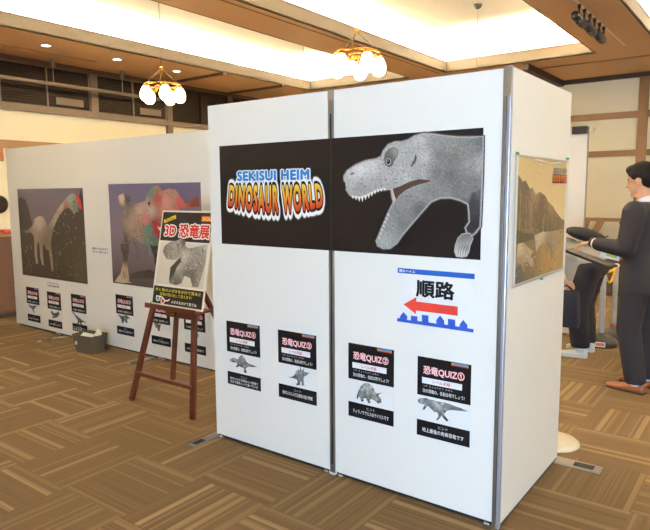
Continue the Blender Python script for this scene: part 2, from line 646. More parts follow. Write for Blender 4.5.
# ------------------------------------------------------------------ outlines of the printed pictures (0.1 mm on each sheet)
ART = {
    'rex_body': [(9260,3650),(9230,3920),(9430,4190),(9920,4450),(10570,4650),(11190,4710),(11470,4830),(11620,5110),(11870,5380),(12250,5490),(12620,5470),(12980,5550),(13330,5720),(13820,5810),(14300,5740),(14910,5620),(15570,5530),(16210,5490),(16720,5520),(16710,4650),(16710,3710),(16690,2530),(16670,1520),(16470,1270),(16310,1110),(16110,1220),(16020,1440),(16210,1710),(16180,2170),(16120,2550),(15760,2730),(15230,2870),(14690,2850),(14210,2670),(13870,2320),(13450,1870),(13020,1410),(12660,1010),(12360,610),(11990,350),(11600,310),(11290,430),(11210,630),(11330,830),(11520,1240),(11750,1710),(11970,2170),(12200,2570),(12120,2920),(12040,3270),(11810,3270),(11350,3240),(10890,3080),(10410,2910),(9920,2850),(9590,2990),(9340,3310)],
    'rex_mouth': [(12070,3240),(12560,3380),(13000,3570),(13570,3710),(14130,3650),(14200,3590),(13740,3490),(13290,3370),(12860,3190),(12490,2930),(12230,2580),(12150,2890)],
    'rex_membrane': [(12040,3270),(12130,3270),(12240,2920),(12330,2740),(12210,2560),(12130,2890)],
    'rex_socket': [(11620,4650),(11680,4970),(11920,5200),(12220,5260),(12430,5130),(12370,4840),(12210,4630),(12110,4380),(11900,4320),(11710,4430)],
    'rex_eye': [(11770,4620),(11860,4720),(11970,4690),(12000,4560),(11910,4460),(11810,4510)],
    'rex_ear': [(13380,4930),(13460,4710),(13360,4470),(13160,4290),(13110,4350),(13270,4560),(13330,4760)],
    'rex_nostril': [(9590,4050),(9760,4140),(9860,4080),(9710,3980)],
    'rex_claw': [(16020,1170),(16230,1180),(16350,960),(16220,650),(16170,350),(16070,150),(15850,110),(15590,120),(15500,340),(15540,620),(15660,940),(15840,1120)],
    'rex_dark': [(16150,2530),(16260,3030),(16510,3130),(16700,3240),(16670,2530),(16640,1520),(16460,1330),(16310,1180),(16100,1270),(16040,1440),(16220,1710),(16210,2170)],
    'tooth0': [(9660,2920),(9860,2950),(9770,2760)],
    'tooth1': [(9860,2900),(10050,2920),(9970,2690)],
    'tooth2': [(10050,2870),(10250,2900),(10170,2610)],
    'tooth3': [(10250,2900),(10440,2920),(10360,2610)],
    'tooth4': [(10440,2950),(10630,2970),(10550,2690)],
    'tooth5': [(10630,3020),(10820,3040),(10740,2790)],
    'tooth6': [(10820,3090),(11010,3120),(10930,2880)],
    'tooth7': [(11010,3170),(11200,3200),(11120,2990)],
    'tooth8': [(11200,3240),(11380,3260),(11310,3080)],
    'tooth9': [(11380,3260),(11570,3290),(11490,3120)],
    'tooth10': [(11570,3290),(11750,3310),(11680,3160)],
    'ltooth0': [(11410,890),(11440,700),(11260,840)],
    'ltooth1': [(11500,1090),(11540,910),(11350,1050)],
    'ltooth2': [(11580,1280),(11610,1100),(11430,1240)],
    'ltooth3': [(11670,1480),(11700,1300),(11520,1440)],
    'ltooth4': [(11760,1670),(11790,1490),(11610,1630)],
    'ltooth5': [(11850,1860),(11880,1670),(11700,1810)],
    'ltooth6': [(11940,2040),(11970,1860),(11790,2000)],
    'rex_tones': [(9340,3650,0.62),(9590,3980,0.7),(10250,4240,0.76),(10250,3300,0.55),(10880,4350,0.72),(11200,3550,0.58),(11810,3940,0.62),(12550,5070,0.62),(12700,4430,0.62),(12850,3790,0.66),(13550,5520,0.66),(13840,4760,0.66),(13710,4020,0.6),(14510,5470,0.52),(14660,4850,0.44),(14540,4000,0.42),(15180,5310,0.5),(15330,4580,0.42),(15210,3860,0.38),(15480,3370,0.4),(14960,3070,0.46),(15960,5150,0.46),(16110,4320,0.52),(16250,3480,0.42),(16590,5350,0.4),(16610,4300,0.58),(16280,2170,0.26),(16430,1450,0.3),(14140,3140,0.46),(13580,3020,0.52),(13010,2640,0.48),(12570,1990,0.46),(12130,1320,0.52),(11680,650,0.6),(13590,2260,0.36),(12730,1470,0.42)],
    'logo_pts': [(1510,4370),(6870,4340),(6890,3820),(1510,3820),(770,3520),(4660,3530),(4630,2090),(630,2500),(4960,3540),(7630,3520),(7860,2460),(5130,2090)],
    'sign_bar': [(-10,2700),(4040,2700),(4050,2460),(0,2470)],
    'sign_kanji': [(1060,2210),(3060,2200),(3040,1420),(1070,1360)],
    'sign_arrow': [(350,910),(1060,1340),(1060,1120),(3250,1100),(3260,660),(1050,670),(1050,480)],
    'sign_town': [(-10,170),(160,180),(140,260),(350,520),(580,310),(550,140),(770,140),(770,380),(1130,380),(1140,160),(1380,150),(1370,490),(1730,500),(1740,160),(2160,150),(2150,330),(2350,570),(2560,350),(2570,160),(2760,160),(2750,460),(3130,460),(3140,150),(3360,150),(3360,260),(3530,500),(3750,280),(3750,130),(4050,120),(4060,-40),(-10,0)],
    'sign_text': [(60,2670),(1010,2660),(1010,2500),(60,2500)],
    'q1': [(40,1790),(170,1910),(380,1940),(510,1990),(670,1940),(910,1940),(1220,1930),(1520,1950),(1820,1920),(2110,1870),(2400,1840),(2690,1770),(2460,1740),(2170,1710),(1880,1680),(1640,1600),(1530,1480),(1470,1330),(1590,1220),(1710,1100),(1620,1040),(1450,1160),(1330,1300),(1290,1180),(1140,1010),(1050,970),(1180,1160),(1180,1330),(1040,1420),(960,1360),(890,1440),(760,1510),(640,1600),(550,1600),(430,1400),(320,1340),(360,1470),(440,1660),(240,1650),(80,1670)],
    'q2': [(560,1230),(660,1500),(810,1780),(1020,1980),(1280,2020),(1490,1940),(1620,1770),(1660,1630),(1800,1560),(2100,1680),(1870,1510),(1940,1440),(2050,1340),(2080,1160),(1900,1060),(1730,1150),(1560,1220),(1420,1210),(1340,1130),(1420,1000),(1280,940),(1200,1110),(1100,1210),(950,1140),(980,1000),(850,950),(770,1140),(660,1210),(620,1050),(560,1040)],
    'q3': [(800,1320),(1030,1380),(1210,1500),(1310,1650),(1350,1810),(1440,1750),(1510,1940),(1590,1810),(1670,2110),(1770,1860),(1930,2050),(1900,1830),(2070,1830),(2290,1820),(2100,1670),(1930,1570),(1870,1400),(1920,1040),(1760,990),(1740,1240),(1600,1200),(1630,1010),(1330,930),(1470,1170),(1370,1310),(1130,1320)],
    'q4': [(240,1560),(480,1710),(710,1730),(910,1670),(990,1770),(1140,1960),(1340,2020),(1490,1910),(1630,1670),(1850,1570),(2150,1540),(2560,1490),(2180,1430),(1850,1400),(1670,1310),(1570,1180),(1690,1000),(1500,910),(1410,1040),(1470,1220),(1240,1260),(1010,1290),(850,1180),(740,1180),(900,1360),(810,1490),(550,1450),(340,1460)],
    'a': [(310,1950),(720,1880),(1130,1810),(1760,1950),(2290,1890),(1740,1700),(1630,1500),(1370,1400),(1660,1110),(1370,1070),(1200,1380),(890,1570),(490,1750)],
    'b': [(550,1760),(950,1870),(1310,1640),(1900,1810),(2220,2010),(2410,1660),(1920,1280),(1250,1100),(660,990),(1080,1290),(790,1470)],
    'c': [(110,2000),(360,2070),(870,1740),(1380,1540),(1880,1350),(2730,1150),(1970,1160),(1750,1030),(1870,850),(1590,850),(1410,1130),(1240,870),(950,790),(1130,1160),(840,1470),(410,1790)],
    'd': [(240,2000),(650,1940),(990,1870),(1520,2080),(1960,1980),(2340,1750),(1840,1760),(1720,1530),(1840,1330),(1500,1290),(1380,1490),(1160,1400),(1150,1210),(870,1170),(830,1530),(570,1760)],
    'e': [(300,2330),(610,2210),(910,2140),(1210,1980),(1520,2020),(1360,1790),(1280,1580),(1330,1390),(1020,1350),(970,1540),(670,1650),(500,1990)],
    'f': [(1190,1660),(1370,1980),(1210,2150),(1620,2540),(1830,2320),(2100,2170),(1760,1970),(1910,1760),(1790,1530),(1580,1660),(1350,1470)],
    'p1_forest': [(-90,8880),(850,9160),(1780,8770),(2360,7700),(2870,6100),(3520,5360),(6150,5660),(7220,6520),(8840,7570),(9990,7990),(11410,7810),(12600,9190),(13020,9930),(13270,9000),(13310,110),(6890,0),(80,40)],
    'p1_dino': [(570,5270),(1420,5230),(2520,5660),(3200,6110),(3470,6650),(4320,6980),(5310,6940),(5840,6380),(6050,5760),(6600,6190),(7450,6940),(8500,7880),(9700,8690),(10670,9290),(11410,9550),(12090,9290),(12370,8610),(12420,8020),(12090,7520),(11550,7410),(11050,7700),(10540,8040),(9680,7790),(8810,7270),(8060,6540),(7320,5690),(6820,4630),(6610,3780),(6730,2740),(6860,1480),(6790,880),(6410,920),(6260,2080),(6080,3230),(5500,3310),(5170,3930),(4840,3490),(4800,2420),(4890,1450),(4480,1430),(4190,2380),(4160,3880),(3860,4090),(3620,3430),(3570,2340),(3680,1530),(3150,1560),(2970,2530),(3050,3840),(3030,4700),(2450,5070),(1390,4970)],
    'p1_tones': [(990,5170,(120,105,95)),(4260,6450,(190,172,158)),(3100,1880,(165,150,130)),(4720,1770,(165,150,130)),(5790,4170,(120,105,85)),(6640,1250,(150,135,115)),(6670,5040,(120,110,90)),(7810,6740,(165,150,130)),(9280,8190,(185,165,145)),(10820,9000,(150,165,150)),(11790,8010,(110,125,115)),(9980,7890,(150,85,75))],
    'p1_red': [(11860,9490),(12380,9470),(12900,8710),(13060,7870),(12580,7820),(12370,8610),(12080,9230)],
    'p2_dino': [(1540,8700),(2340,8940),(3470,8580),(3560,8230),(3050,8000),(3610,7880),(4750,8000),(5690,8240),(6090,8920),(6850,9590),(7570,9700),(8230,9140),(9100,9350),(10100,9230),(10880,8470),(11340,7930),(12810,8580),(13110,8470),(13140,7780),(11970,7720),(10670,7600),(9290,6810),(8530,5460),(8090,3860),(7460,1990),(6710,1470),(6700,3090),(6140,3990),(5600,4080),(4680,4200),(4140,4560),(3590,4820),(2960,4080),(2810,3110),(2520,2370),(2690,440),(3070,230),(1480,100),(260,120),(1350,1070),(1850,2330),(1880,2820),(1540,3530),(1570,3900),(2210,4530),(2070,5360),(1960,6440),(2420,7400),(1680,7990)],
    'p2_tones': [(2110,8460,(200,180,155)),(3080,8470,(70,65,65)),(2600,7160,(120,105,95)),(3500,6240,(160,140,125)),(4880,7200,(185,155,140)),(5570,6510,(195,120,115)),(6360,7440,(180,160,150)),(4190,5310,(150,130,110)),(6820,9030,(110,135,120)),(7490,8470,(180,80,75)),(6240,5610,(95,130,115)),(7220,5750,(150,45,50)),(6880,4260,(80,115,100)),(8690,8140,(195,140,130)),(9740,8800,(170,130,115)),(10700,8150,(190,90,90)),(12790,8160,(130,60,45)),(1970,4040,(75,68,62)),(2100,3070,(60,55,50)),(7290,2210,(50,55,50)),(1950,1120,(175,155,125)),(1500,350,(190,170,140))],
    'p2_mouth': [(6550,6420),(7470,6330),(8280,5780),(8220,4770),(7780,4410),(7310,4850),(6850,5510)],
    'p2_dark': [(6150,4110),(6700,3090),(6750,1520),(6000,1770),(3920,1380),(2930,1070),(3020,590),(7220,1040),(7630,2000),(8160,3860),(7400,4050)],
    'p2_teeth': [(7380,5990),(7580,5790),(7790,5840),(7920,5620),(8130,5670),(8040,5390),(7500,5600)],
    'eb_dino': [(566,3826),(713,4221),(1257,4559),(1984,4668),(2323,4841),(2850,4702),(2926,4311),(3319,4172),(4260,4366),(5083,4554),(5124,3350),(4917,2349),(4690,1596),(4133,1567),(3802,2157),(3204,2266),(2971,1709),(2434,1547),(1720,1646),(1903,2343),(1686,2760),(2266,3371),(1804,3276),(1066,3318)],
    'eb_jaw': [(1638,2757),(2282,3297),(2594,3534),(2660,3211),(2274,2787),(2135,2354),(1868,1994),(1674,1643),(1633,2190)],
    'eb_boxes': [(120,5033),(5537,5013),(165,4677),(5381,4691),(273,1411),(5220,1322),(47,104),(5389,122),(709,5555),(5367,5199),(271,6156),(1575,6550),(4192,6461),(5453,6161)],
    'sp_cliff': [(370,5110),(1150,4800),(1530,4870),(2170,4480),(2570,4550),(3030,4210),(3660,4340),(4590,4130),(5090,3830),(5850,3600),(6650,3210),(7760,2790),(8530,2800),(8510,2200),(6800,2070),(4810,2260),(3040,2080),(270,2000)],
    'sp_ground': [(320,2320),(3020,2250),(5280,2290),(8550,2280),(8540,0),(220,0)],
    'sp_tri': [(650,1970),(1410,1990),(2030,1740),(2890,1470),(3100,1520),(2490,1220),(2920,1120),(3050,690),(2540,740),(2100,1060),(1700,960),(1860,540),(1460,580),(1110,1020),(490,820)],
    'sp_dino': [(3020,2220),(4330,2350),(6020,2190),(7880,1920),(8190,1670),(6860,1600),(6120,1430),(6350,810),(5950,770),(5640,1320),(4400,1780),(3740,1610),(3330,1360),(3190,1860)],
    'sp_dark': [(360,2640),(1370,2450),(3450,2220),(3040,2050),(1410,1990),(300,2060)],
    'sp_logo': [(5750,5540),(8190,5610),(5640,5280),(8360,4790)],
    'sp_pins': [(240,6040),(8530,6170),(4320,-70)],
}

# ------------------------------------------------------------------ the room
YF, YL, SX = 2.6524, 3.6365, -0.9583        # faces of the front panels, the rear panels and the side panel
WX, FY, NY, RX = -8.36, 10.90, -3.20, 5.0    # wall faces

struct('floor', MB().box((WX - 0.15, NY - 0.15, -0.12), (RX + 0.15, FY + 0.15, 0)), 'carpet')
struct('wall_left', MB().box((WX - 0.14, NY, 0), (WX, FY, 3.9)), 'plaster')
struct('wall_far', MB().box((WX - 0.14, FY, 0), (RX + 0.14, FY + 0.14, 3.9)), 'plaster')
struct('wall_right', MB().box((RX, NY, 0), (RX + 0.14, FY, 3.9)), 'plaster')
wn = MB()
wn.box((WX - 0.14, NY - 0.14, 0), (0.0, NY, 3.9))
wn.box((3.2, NY - 0.14, 0), (RX + 0.14, NY, 3.9))
wn.box((0.0, NY - 0.14, 2.45), (3.2, NY, 3.9))
struct('wall_near', wn, 'plaster')
d = MB()
for x in (0.0, 1.57, 3.14):
    d.box((x, NY - 0.1, 0), (x + 0.06, NY + 0.02, 2.45))
d.box((0.0, NY - 0.1, 2.39), (3.2, NY + 0.02, 2.45))
struct('door_1', d, 'frame')

# ceiling: tan soffits with raised lips around white lit wells
SOFF_X = [(WX, -6.97), (-4.95, -4.30), (-2.13, -1.36), (0.80, 1.50), (3.60, RX)]
c = MB()
for a, b in SOFF_X:
    c.box((a, WELL_Y0, SOFFIT), (b, WELL_Y1, SOFFIT + 0.015))
c.box((WX, WELL_Y1, SOFFIT), (RX, FY, SOFFIT + 0.015))
c.box((WX, NY, SOFFIT), (RX, WELL_Y0, SOFFIT + 0.015))
struct('ceiling', c, 'soffit')
w = MB()
w.box((WX - 0.14, NY - 0.14, TOP), (RX + 0.14, FY + 0.14, TOP + 0.1))
for x in (-7.20, -4.625, -1.745, 1.15, 3.85):
    w.box((x - 0.01, WELL_Y0 - 0.22, SOFFIT + 0.016), (x + 0.01, WELL_Y1 + 0.22, TOP))
for y in (WELL_Y0 - 0.22, WELL_Y1 + 0.22):
    w.box((-7.20, y - 0.01, SOFFIT + 0.016), (3.85, y + 0.01, TOP))
struct('ceiling', w, 'white')
n = 1
for a, b in WELLS:
    t = MB()
    for x0, x1 in ((a - 0.018, a), (b, b + 0.018)):
        t.box((x0, WELL_Y0, SOFFIT - 0.001), (x1, WELL_Y1, LIP))
    t.box((a - 0.018, WELL_Y1, SOFFIT - 0.001), (b + 0.018, WELL_Y1 + 0.018, LIP))
    t.box((a - 0.018, WELL_Y0 - 0.018, SOFFIT - 0.001), (b + 0.018, WELL_Y0, LIP))
    struct('trim_%d' % n, t, 'fascia'); n += 1
    t = MB()
    for x0, x1 in ((a - 0.022, a + 0.006), (b - 0.006, b + 0.022)):
        t.box((x0, WELL_Y0, LIP), (x1, WELL_Y1, LIP + 0.016))
    t.box((a - 0.022, WELL_Y1 - 0.006, LIP), (b + 0.022, WELL_Y1 + 0.022, LIP + 0.016))
    struct('trim_%d' % n, t, 'dark_wood'); n += 1  # dark strip drawn in for the shadow gap along the lip top

def trim(boxes, mat):
    global n
    t = MB()
    for a, b in boxes:
        t.box(a, b)
    o = struct('trim_%d' % n, t, mat)
    n += 1
    return o
# thin joints in the soffits, dark battens and the far beam
trim([((-7.815, WELL_Y0, SOFFIT - 0.006), (-7.795, 5.2, SOFFIT))], 'wood')
trim([((-4.42, WELL_Y0, SOFFIT - 0.004), (-4.405, WELL_Y1, SOFFIT))], 'fascia')
for y in (6.85, 8.25):
    trim([((WX, y - 0.035, SOFFIT - 0.03), (-6.97, y + 0.035, SOFFIT))], 'dark_wood')
trim([((-3.15, WELL_Y1 + 0.1, SOFFIT - 0.09), (-3.05, FY, SOFFIT))], 'dark_wood')
trim([((-3.05, WELL_Y1 + 0.55, SOFFIT - 0.012), (RX, WELL_Y1 + 0.60, SOFFIT))], 'wood')
# far wall timber framing
trim([((WX, FY - 0.05, 3.33), (RX, FY, SOFFIT))], 'dark_wood')
trim([((WX, FY - 0.035, 2.713), (RX, FY, 2.815))], 'wood')
trim([((WX, FY - 0.035, 2.115), (RX, FY, 2.21))], 'wood')
for x in (-1.825, 0.0, 1.825, 3.65):
    trim([((x - 0.07, FY - 0.05, 0), (x + 0.07, FY, 3.33))], 'wood')
trim([((WX, FY - 0.02, 0), (RX, FY, 0.1))], 'wood')
# window wall timber framing
trim([((WX, NY, 3.34), (WX + 0.05, FY, SOFFIT))], 'dark_wood')
trim([((WX, NY, 2.69), (WX + 0.06, FY, 2.77))], 'frame')
trim([((WX, NY, 2.18), (WX + 0.05, FY, 2.29))], 'wood')
trim([((WX, NY, 0), (WX + 0.02, FY, 0.1))], 'wood')
posts = [1.19, 2.61, 4.03, 5.47, 6.88, 8.30, 9.72]
for y in posts:
    lo = 2.29 if abs(y - 6.88) < 0.01 else 2.77
    trim([((WX, y - 0.055, lo), (WX + 0.055, y + 0.055, 3.34))], 'frame')
for i, (y0, y1) in enumerate(zip(posts, posts[1:])):
    y0, y1 = y0 + 0.055, y1 - 0.055
    wd = MB().box((WX, y0, 2.77), (WX + 0.008, y1, 3.34))
    win = struct('window_%d' % (i + 1), wd, 'glass_dark')
    fr = MB()
    ym = (y0 + y1) / 2
    for yy in (y0 + 0.012, ym, y1 - 0.012):
        fr.box((WX + 0.006, yy - 0.012, 2.77), (WX + 0.036, yy + 0.012, 3.34))
    fr.box((WX + 0.006, y0, 2.77), (WX + 0.036, y1, 2.79))
    fr.box((WX + 0.006, y0, 3.32), (WX + 0.036, y1, 3.34))
    fr.build('window_frame', 'glass_dark' if y0 > 6.9 else 'frame', win)
    if y0 < 6.9:
        for a, b in ((y0 + 0.03, ym - 0.016), (ym + 0.016, y1 - 0.03)):
            bl = MB()
            z = 2.80
            while z < 3.30:
                bl.box((WX + 0.010, a, z), (WX + 0.022, b, z + .017))
                z += 0.034
            bl.build('blind', 'blind', win)
        if 3.9 < y0 < 6.0:
            v = MB().box((WX + 0.03, ym + 0.12, 2.83), (WX + 0.042, y1 - 0.12, 2.93))
            v.build('vent_grille', 'frame', win)

# ------------------------------------------------------------------ display panels on posts
BPX, BPH = -1.66, 2.16
M['pale_post'] = surf('pale_post_paint', (176, 176, 184), .35, metal=.5, var=.05)
def panel_x(x0, x1, y, name_label, group):
    """board facing -y"""
    root = empty('partition', ((x0 + x1) / 2, y, 0))
    h = (x1 - x0) / 2
    MB().box((-h + 0.003, 0, 0.022), (h - 0.003, 0.03, 2.097)).build('board', 'panel', root)
    e = MB()
    e.box((-h, 0, 0.016), (-h + 0.003, 0.031, 2.1))
    e.box((h - 0.003, 0, 0.016), (h, 0.031, 2.1))
    e.box((-h, 0, 2.097), (h, 0.031, 2.1))
    e.build('edge_trim', 'panel', root)
    MB().box((-h + 0.01, 0.004, 0.008), (h - 0.01, 0.027, 0.022)).build('bottom_rail', 'black_edge', root)
    for s in (-1, 1):
        MB().box((s * (h - 0.03) - 0.012, 0.004, 0), (s * (h - 0.03) + 0.012, 0.027, 0.018)).build('foot', 'panel_edge', root)
    return tag(root, name_label, 'partition', group, 'thing')

panel_x(-2.8503, -1.9425, YF, 'white display panel left of the grey post, under the yellow and red lettering', 'front display panels')
panel_x(-1.9025, -0.9947, YF, 'white display panel right of the grey post, carrying the direction sign', 'front display panels')
wl = [-7.36, -6.458, -5.556, -4.654, -3.752, -2.85]
rear = ['white rear display panel at the far left end, nearest the window wall',
        'white rear panel under the right part of the long-necked dinosaur poster',
        'white rear panel behind the small grey basket and left edge of the striding dinosaur poster',
        'white rear panel behind the easel and the right part of the striding dinosaur poster',
        'white rear display panel whose right end disappears behind the front panels']
for i in range(5):
    panel_x(wl[i] + 0.0003, wl[i + 1] - 0.0003, YL, rear[i], 'rear display panels')
# side panel facing +x
root = empty('partition', (SX, 2.6641 + 0.457, 0), (0, 0, math.radians(90)))
MB().box((-0.453, 0, 0.022), (0.453, 0.03, 2.10)).build('board', 'panel', root)
e = MB()
e.box((-0.457, 0.001, 0.016), (-0.453, 0.031, 2.104)); e.box((0.453, 0.001, 0.016), (0.457, 0.031, 2.104)); e.box((-0.457, 0.001, 2.10), (0.457, 0.031, 2.104))
e.build('edge_trim', 'panel_edge', root)
MB().box((-0.447, 0.004, 0.008), (0.447, 0.027, 0.022)).build('bottom_rail', 'black_edge', root)
tag(root, 'white display panel turned sideways on the right, carrying the canyon poster', 'partition', None, 'thing')
# second panel standing further back on the right
root = empty('partition', (BPX - .45, 6.85, 0))
MB().box((-0.45, 0, 0.022), (0.45, 0.03, BPH)).build('board', 'panel', root)
MB().box((0.45, -0.004, 0.0), (0.458, 0.032, BPH + .005)).build('edge_trim', 'steel', root)
MB().box((-0.44, 0.0, 0), (-0.38, 0.03, 0.022)).build('foot', 'steel', root)
MB().box((0.33, 0.0, 0), (0.39, 0.03, 0.022)).build('foot', 'steel', root)
tag(root, 'cream display panel standing far behind the side panel, topped by a black box', 'partition', None, 'thing')
b = empty('control_box', (BPX - .075, 6.865, BPH))
MB().box((-0.075, -0.06, 0.0), (0.07, 0.06, 0.078), 0.004).build('body', 'black_metal', b)
MB().tube([(0.07, 0, 0.03), (0.10, 0, 0.02), (0.13, 0, 0.035)], 0.006).build('bracket', 'cream', b)
MB().lathe([(0, 0), (0.02, 0), (0.026, 0.05), (0, 0.052)], 14, (0.12, 0, 0.03), (0.3, -0.5, 0.6)).build('lens_hood', 'cream', b)
tag(b, 'small black box with pale bracket on top of the rear cream panel', 'box')

def post(x, y, h, label, size=0.034, rz=0, light=False):
    root = empty('support_post', (x, y, 0), (0, 0, rz))
    s = size / 2
    MB().box((-s, -s, 0.0), (s, s, h), 0.003).build('pole', 'alu', root)
    g = MB()
    g.box((-0.004, -s - 0.0015, 0.06), (0.004, -s + 0.001, h - 0.12))
    g.build('groove', 'black_edge' if not light else 'alu_light', root)
    MB().box((-s - 0.001, -s - 0.002, h - 0.05), (s + 0.001, s + 0.001, h + 0.004)).build('top_clamp', 'steel', root)
    MB().box((-s - 0.001, -s - 0.004, 0), (s + 0.001, s + 0.004, 0.012)).build('foot', 'panel_edge', root)
    return tag(root, label, 'post')
post(-1.9225, YF + 0.016, 2.10, 'grey aluminium post between the two front panels')
root = empty('support_post', (-0.9757, 2.6505, 0))
MB().box((-.0178, -.010, 0), (-.001, .0115, 2.104), .001).build('pole', 'alu', root)
MB().box((-.001, -.010, 0), (.0178, .0115, 2.108), .004).build('slotted_pole', 'pale_post', root)
MB().box((-.0012, -.0105, .03), (.0012, -.0095, 2.06)).build('groove', 'black_edge', root)
MB().box((-.0178, -.0112, 1.98), (.0178, -.0096, 2.10)).build('top_clamp', 'steel', root)
tag(root, 'two-tone aluminium corner post joining front and side panels', 'post')

def plate(x, y, lx, ly, label):
    root = empty('base_plate', (x, y, 0))
    MB().box((-lx / 2, -ly / 2, 0), (lx / 2, ly / 2, 0.007), 0.002).build('plate', 'steel', root)
    t = 0.30
    if lx > ly:
        MB().box((0.0, -ly * 0.28, 0.0072), (lx * 0.36, ly * 0.28, 0.0095)).build('rubber_pad', 'rubber', root)
    else:
        MB().box((-lx * 0.28, -ly * 0.42, 0.0072), (lx * 0.28, -ly * 0.2, 0.0095)).build('rubber_pad', 'rubber', root)
    return tag(root, label, 'base plate', 'metal base plates under the panels')
plate(-2.865, 2.62, 0.07, 0.36, 'metal base plate at the bottom left corner of the front panels')
plate(-0.86, 3.565, 0.30, 0.10, 'metal base plate at the far foot of the side panel')
plate(-6.275, 3.57, 0.07, 0.52, 'metal base plate under the rear panel left of the grey basket')
plate(-4.76, 3.58, 0.07, 0.50, 'metal base plate under the rear panel right of the grey basket')
ds = empty('display_stand', (-1.06, 3.82, 0))
MB().lathe([(0, 0), (0.165, 0), (0.165, 0.008), (0.15, 0.02), (0.03, 0.03), (0, 0.03)], 36).build('base', 'cream', ds, True)
MB().lathe([(0, 0.028), (0.014, 0.028), (0.014, 1.0), (0, 1.0)], 12).build('pole', 'cream', ds, True)
tag(ds, 'round cream stand base on the carpet behind the side panel', 'stand')

# ------------------------------------------------------------------ banner
BLACK = (26, 22, 22)
def sheet(name, w, h, origin, rz, mat, parent=None, th=0.0012):
    root = empty(name, origin, (0, 0, rz))
    MB().box((0, 0, 0), (w, th, h)).build('sheet', mat, root)
    return root
M['black_paper'] = surf('black_print', (32, 26, 24), 0.5, var=0.06, scale=3, spec=0.2)
bn = sheet('banner', 1.674, 0.592, (-2.757, YF - 0.0022, 1.262), 0, 'black_paper')
a = Art()
body = mm('rex_body')
a.line(body, 0.026, (70, 64, 62), 1)
a.line(body, 0.015, (168, 162, 158), 2)
tn = [(u / 1e4, v / 1e4, tuple(255 * min(1, t * 1.12) * q for q in (1, .985, .95))) for u, v, t in ART['rex_tones']]
a.painted(body, tn, 3, cuts=60, power=2.4)
a.wrinkles(body, 320, 4, [(88, 88, 84), (102, 101, 96), (118, 116, 110), (130, 128, 122), (164, 162, 154)], (.008, .026), .0016, -.6, 4)
a.wrinkles([q for q in body], 160, 4, [(80, 82, 74), (140, 140, 132)], (.006, .014), .0022, 2.2, 5)
a.poly(mm('rex_ear'), (84, 82, 78), 5)
a.poly(mm('rex_nostril'), (110, 108, 104), 5)
dk = mm('rex_dark')
a.painted(dk, [(dk[0][0], dk[0][1], (70, 66, 66)), (dk[3][0], dk[3][1], (104, 102, 98)), (dk[6][0], dk[6][1], (52, 48, 48))], 5, cuts=16)
a.build('dinosaur_picture', 'print_scaly', bn)
a = Art()
a.painted(mm('rex_mouth'), [(0.80, 0.25, (96, 62, 50)), (0.95, 0.33, (58, 44, 38)), (0.78, 0.22, (140, 108, 96))], 4, cuts=20)
a.poly(mm('rex_membrane'), (206, 176, 164), 5)
a.build('mouth_picture', 'print', bn)
a = Art()
so = mm('rex_socket')
eye = mm('rex_eye')
a.painted(so, [(so[0][0], so[0][1], (140, 138, 130)), (eye[0][0], eye[0][1], (74, 74, 68)), (so[4][0], so[4][1], (150, 150, 142)), (so[9][0], so[9][1], (96, 96, 90))], 5, cuts=20)
a.line(so[:7], 0.004, (92, 92, 86), 6)
a.poly(eye, (26, 24, 22), 7)
eu, ev = sum(q[0] for q in eye) / 6, sum(q[1] for q in eye) / 6
a.line([(eu + .013 * math.cos(t * .5), ev + .015 * math.sin(t * .5)) for t in range(13)], 0.003, (196, 196, 186), 7, True)
a.disc(eu - .002, ev + .003, .002, (240, 240, 236), 8)
a.build('eye_picture', 'print', bn)
a = Art()
claw = mm('rex_claw')
a.line(claw, 0.010, (170, 164, 158), 6, True)
a.painted(claw, [(claw[0][0], claw[0][1], (120, 116, 108)), (claw[6][0], claw[6][1], (206, 202, 192)), (claw[3][0], claw[3][1], (150, 146, 138))], 7, cuts=12)
for i in range(4):
    u = claw[7][0] + .006 + i * .012
    a.line([(u + .012, claw[0][1] - .055), (u + .003, claw[6][1] + .03), (u, claw[6][1] + .004)], 0.003, (92, 88, 82), 8)
a.build('claw_picture', 'print', bn)
a = Art()
for i in range(11):
    a.poly(mm('tooth%d' % i), (232, 226, 210), 6)
a.build('upper_teeth', 'print', bn)
a = Art()
for i in range(7):
    a.poly(mm('ltooth%d' % i), (206, 200, 186), 6)
a.build('lower_teeth', 'print', bn)
Art().text('SEKISUI HEIM', (0.151, 0.383, 0.688, 0.434), (58, 132, 198), 2, bold=0.055, space=1.1, outline=[(0.10, (130, 146, 164)), (0.065, (240, 246, 250))]).build('small_lettering', 'print_gloss', bn)
def arch(u0, u1, top0, top1, bot):
    def w(fx, fy):
        uu = u0 + (u1 - u0) * fx
        g = (uu - 0.063) / (0.786 - 0.063)
        tp = top0 + (top1 - top0) * fx - .006 * math.sin(math.pi * g)
        bt = 0.243 - 0.040 * max(0.0, math.sin(math.pi * g)) ** 0.9
        return uu + (g - 0.5) * 0.030 * (0.5 - fy) * 2 * -0.0 + (g - 0.5) * 0.03 * (1 - fy), bt + (tp - bt) * fy
    return w
for s, u0, u1 in (('DINOSAUR', 0.083, 0.462), ('WORLD', 0.499, 0.770)):
    a = Art()
    a.text(s, None, (212, 66, 34), 2, bold=0.05, space=1.24, warp=arch(u0, u1, 0.352, 0.353, 0.21), c_top=(246, 206, 66),
           outline=[(0.24, (120, 112, 106)), (0.205, (246, 244, 240)), (0.085, (40, 18, 12))])
    a.build('large_lettering', 'print_gloss', bn)
tag(bn, 'long black banner with a grey roaring dinosaur head and coloured lettering', 'banner')

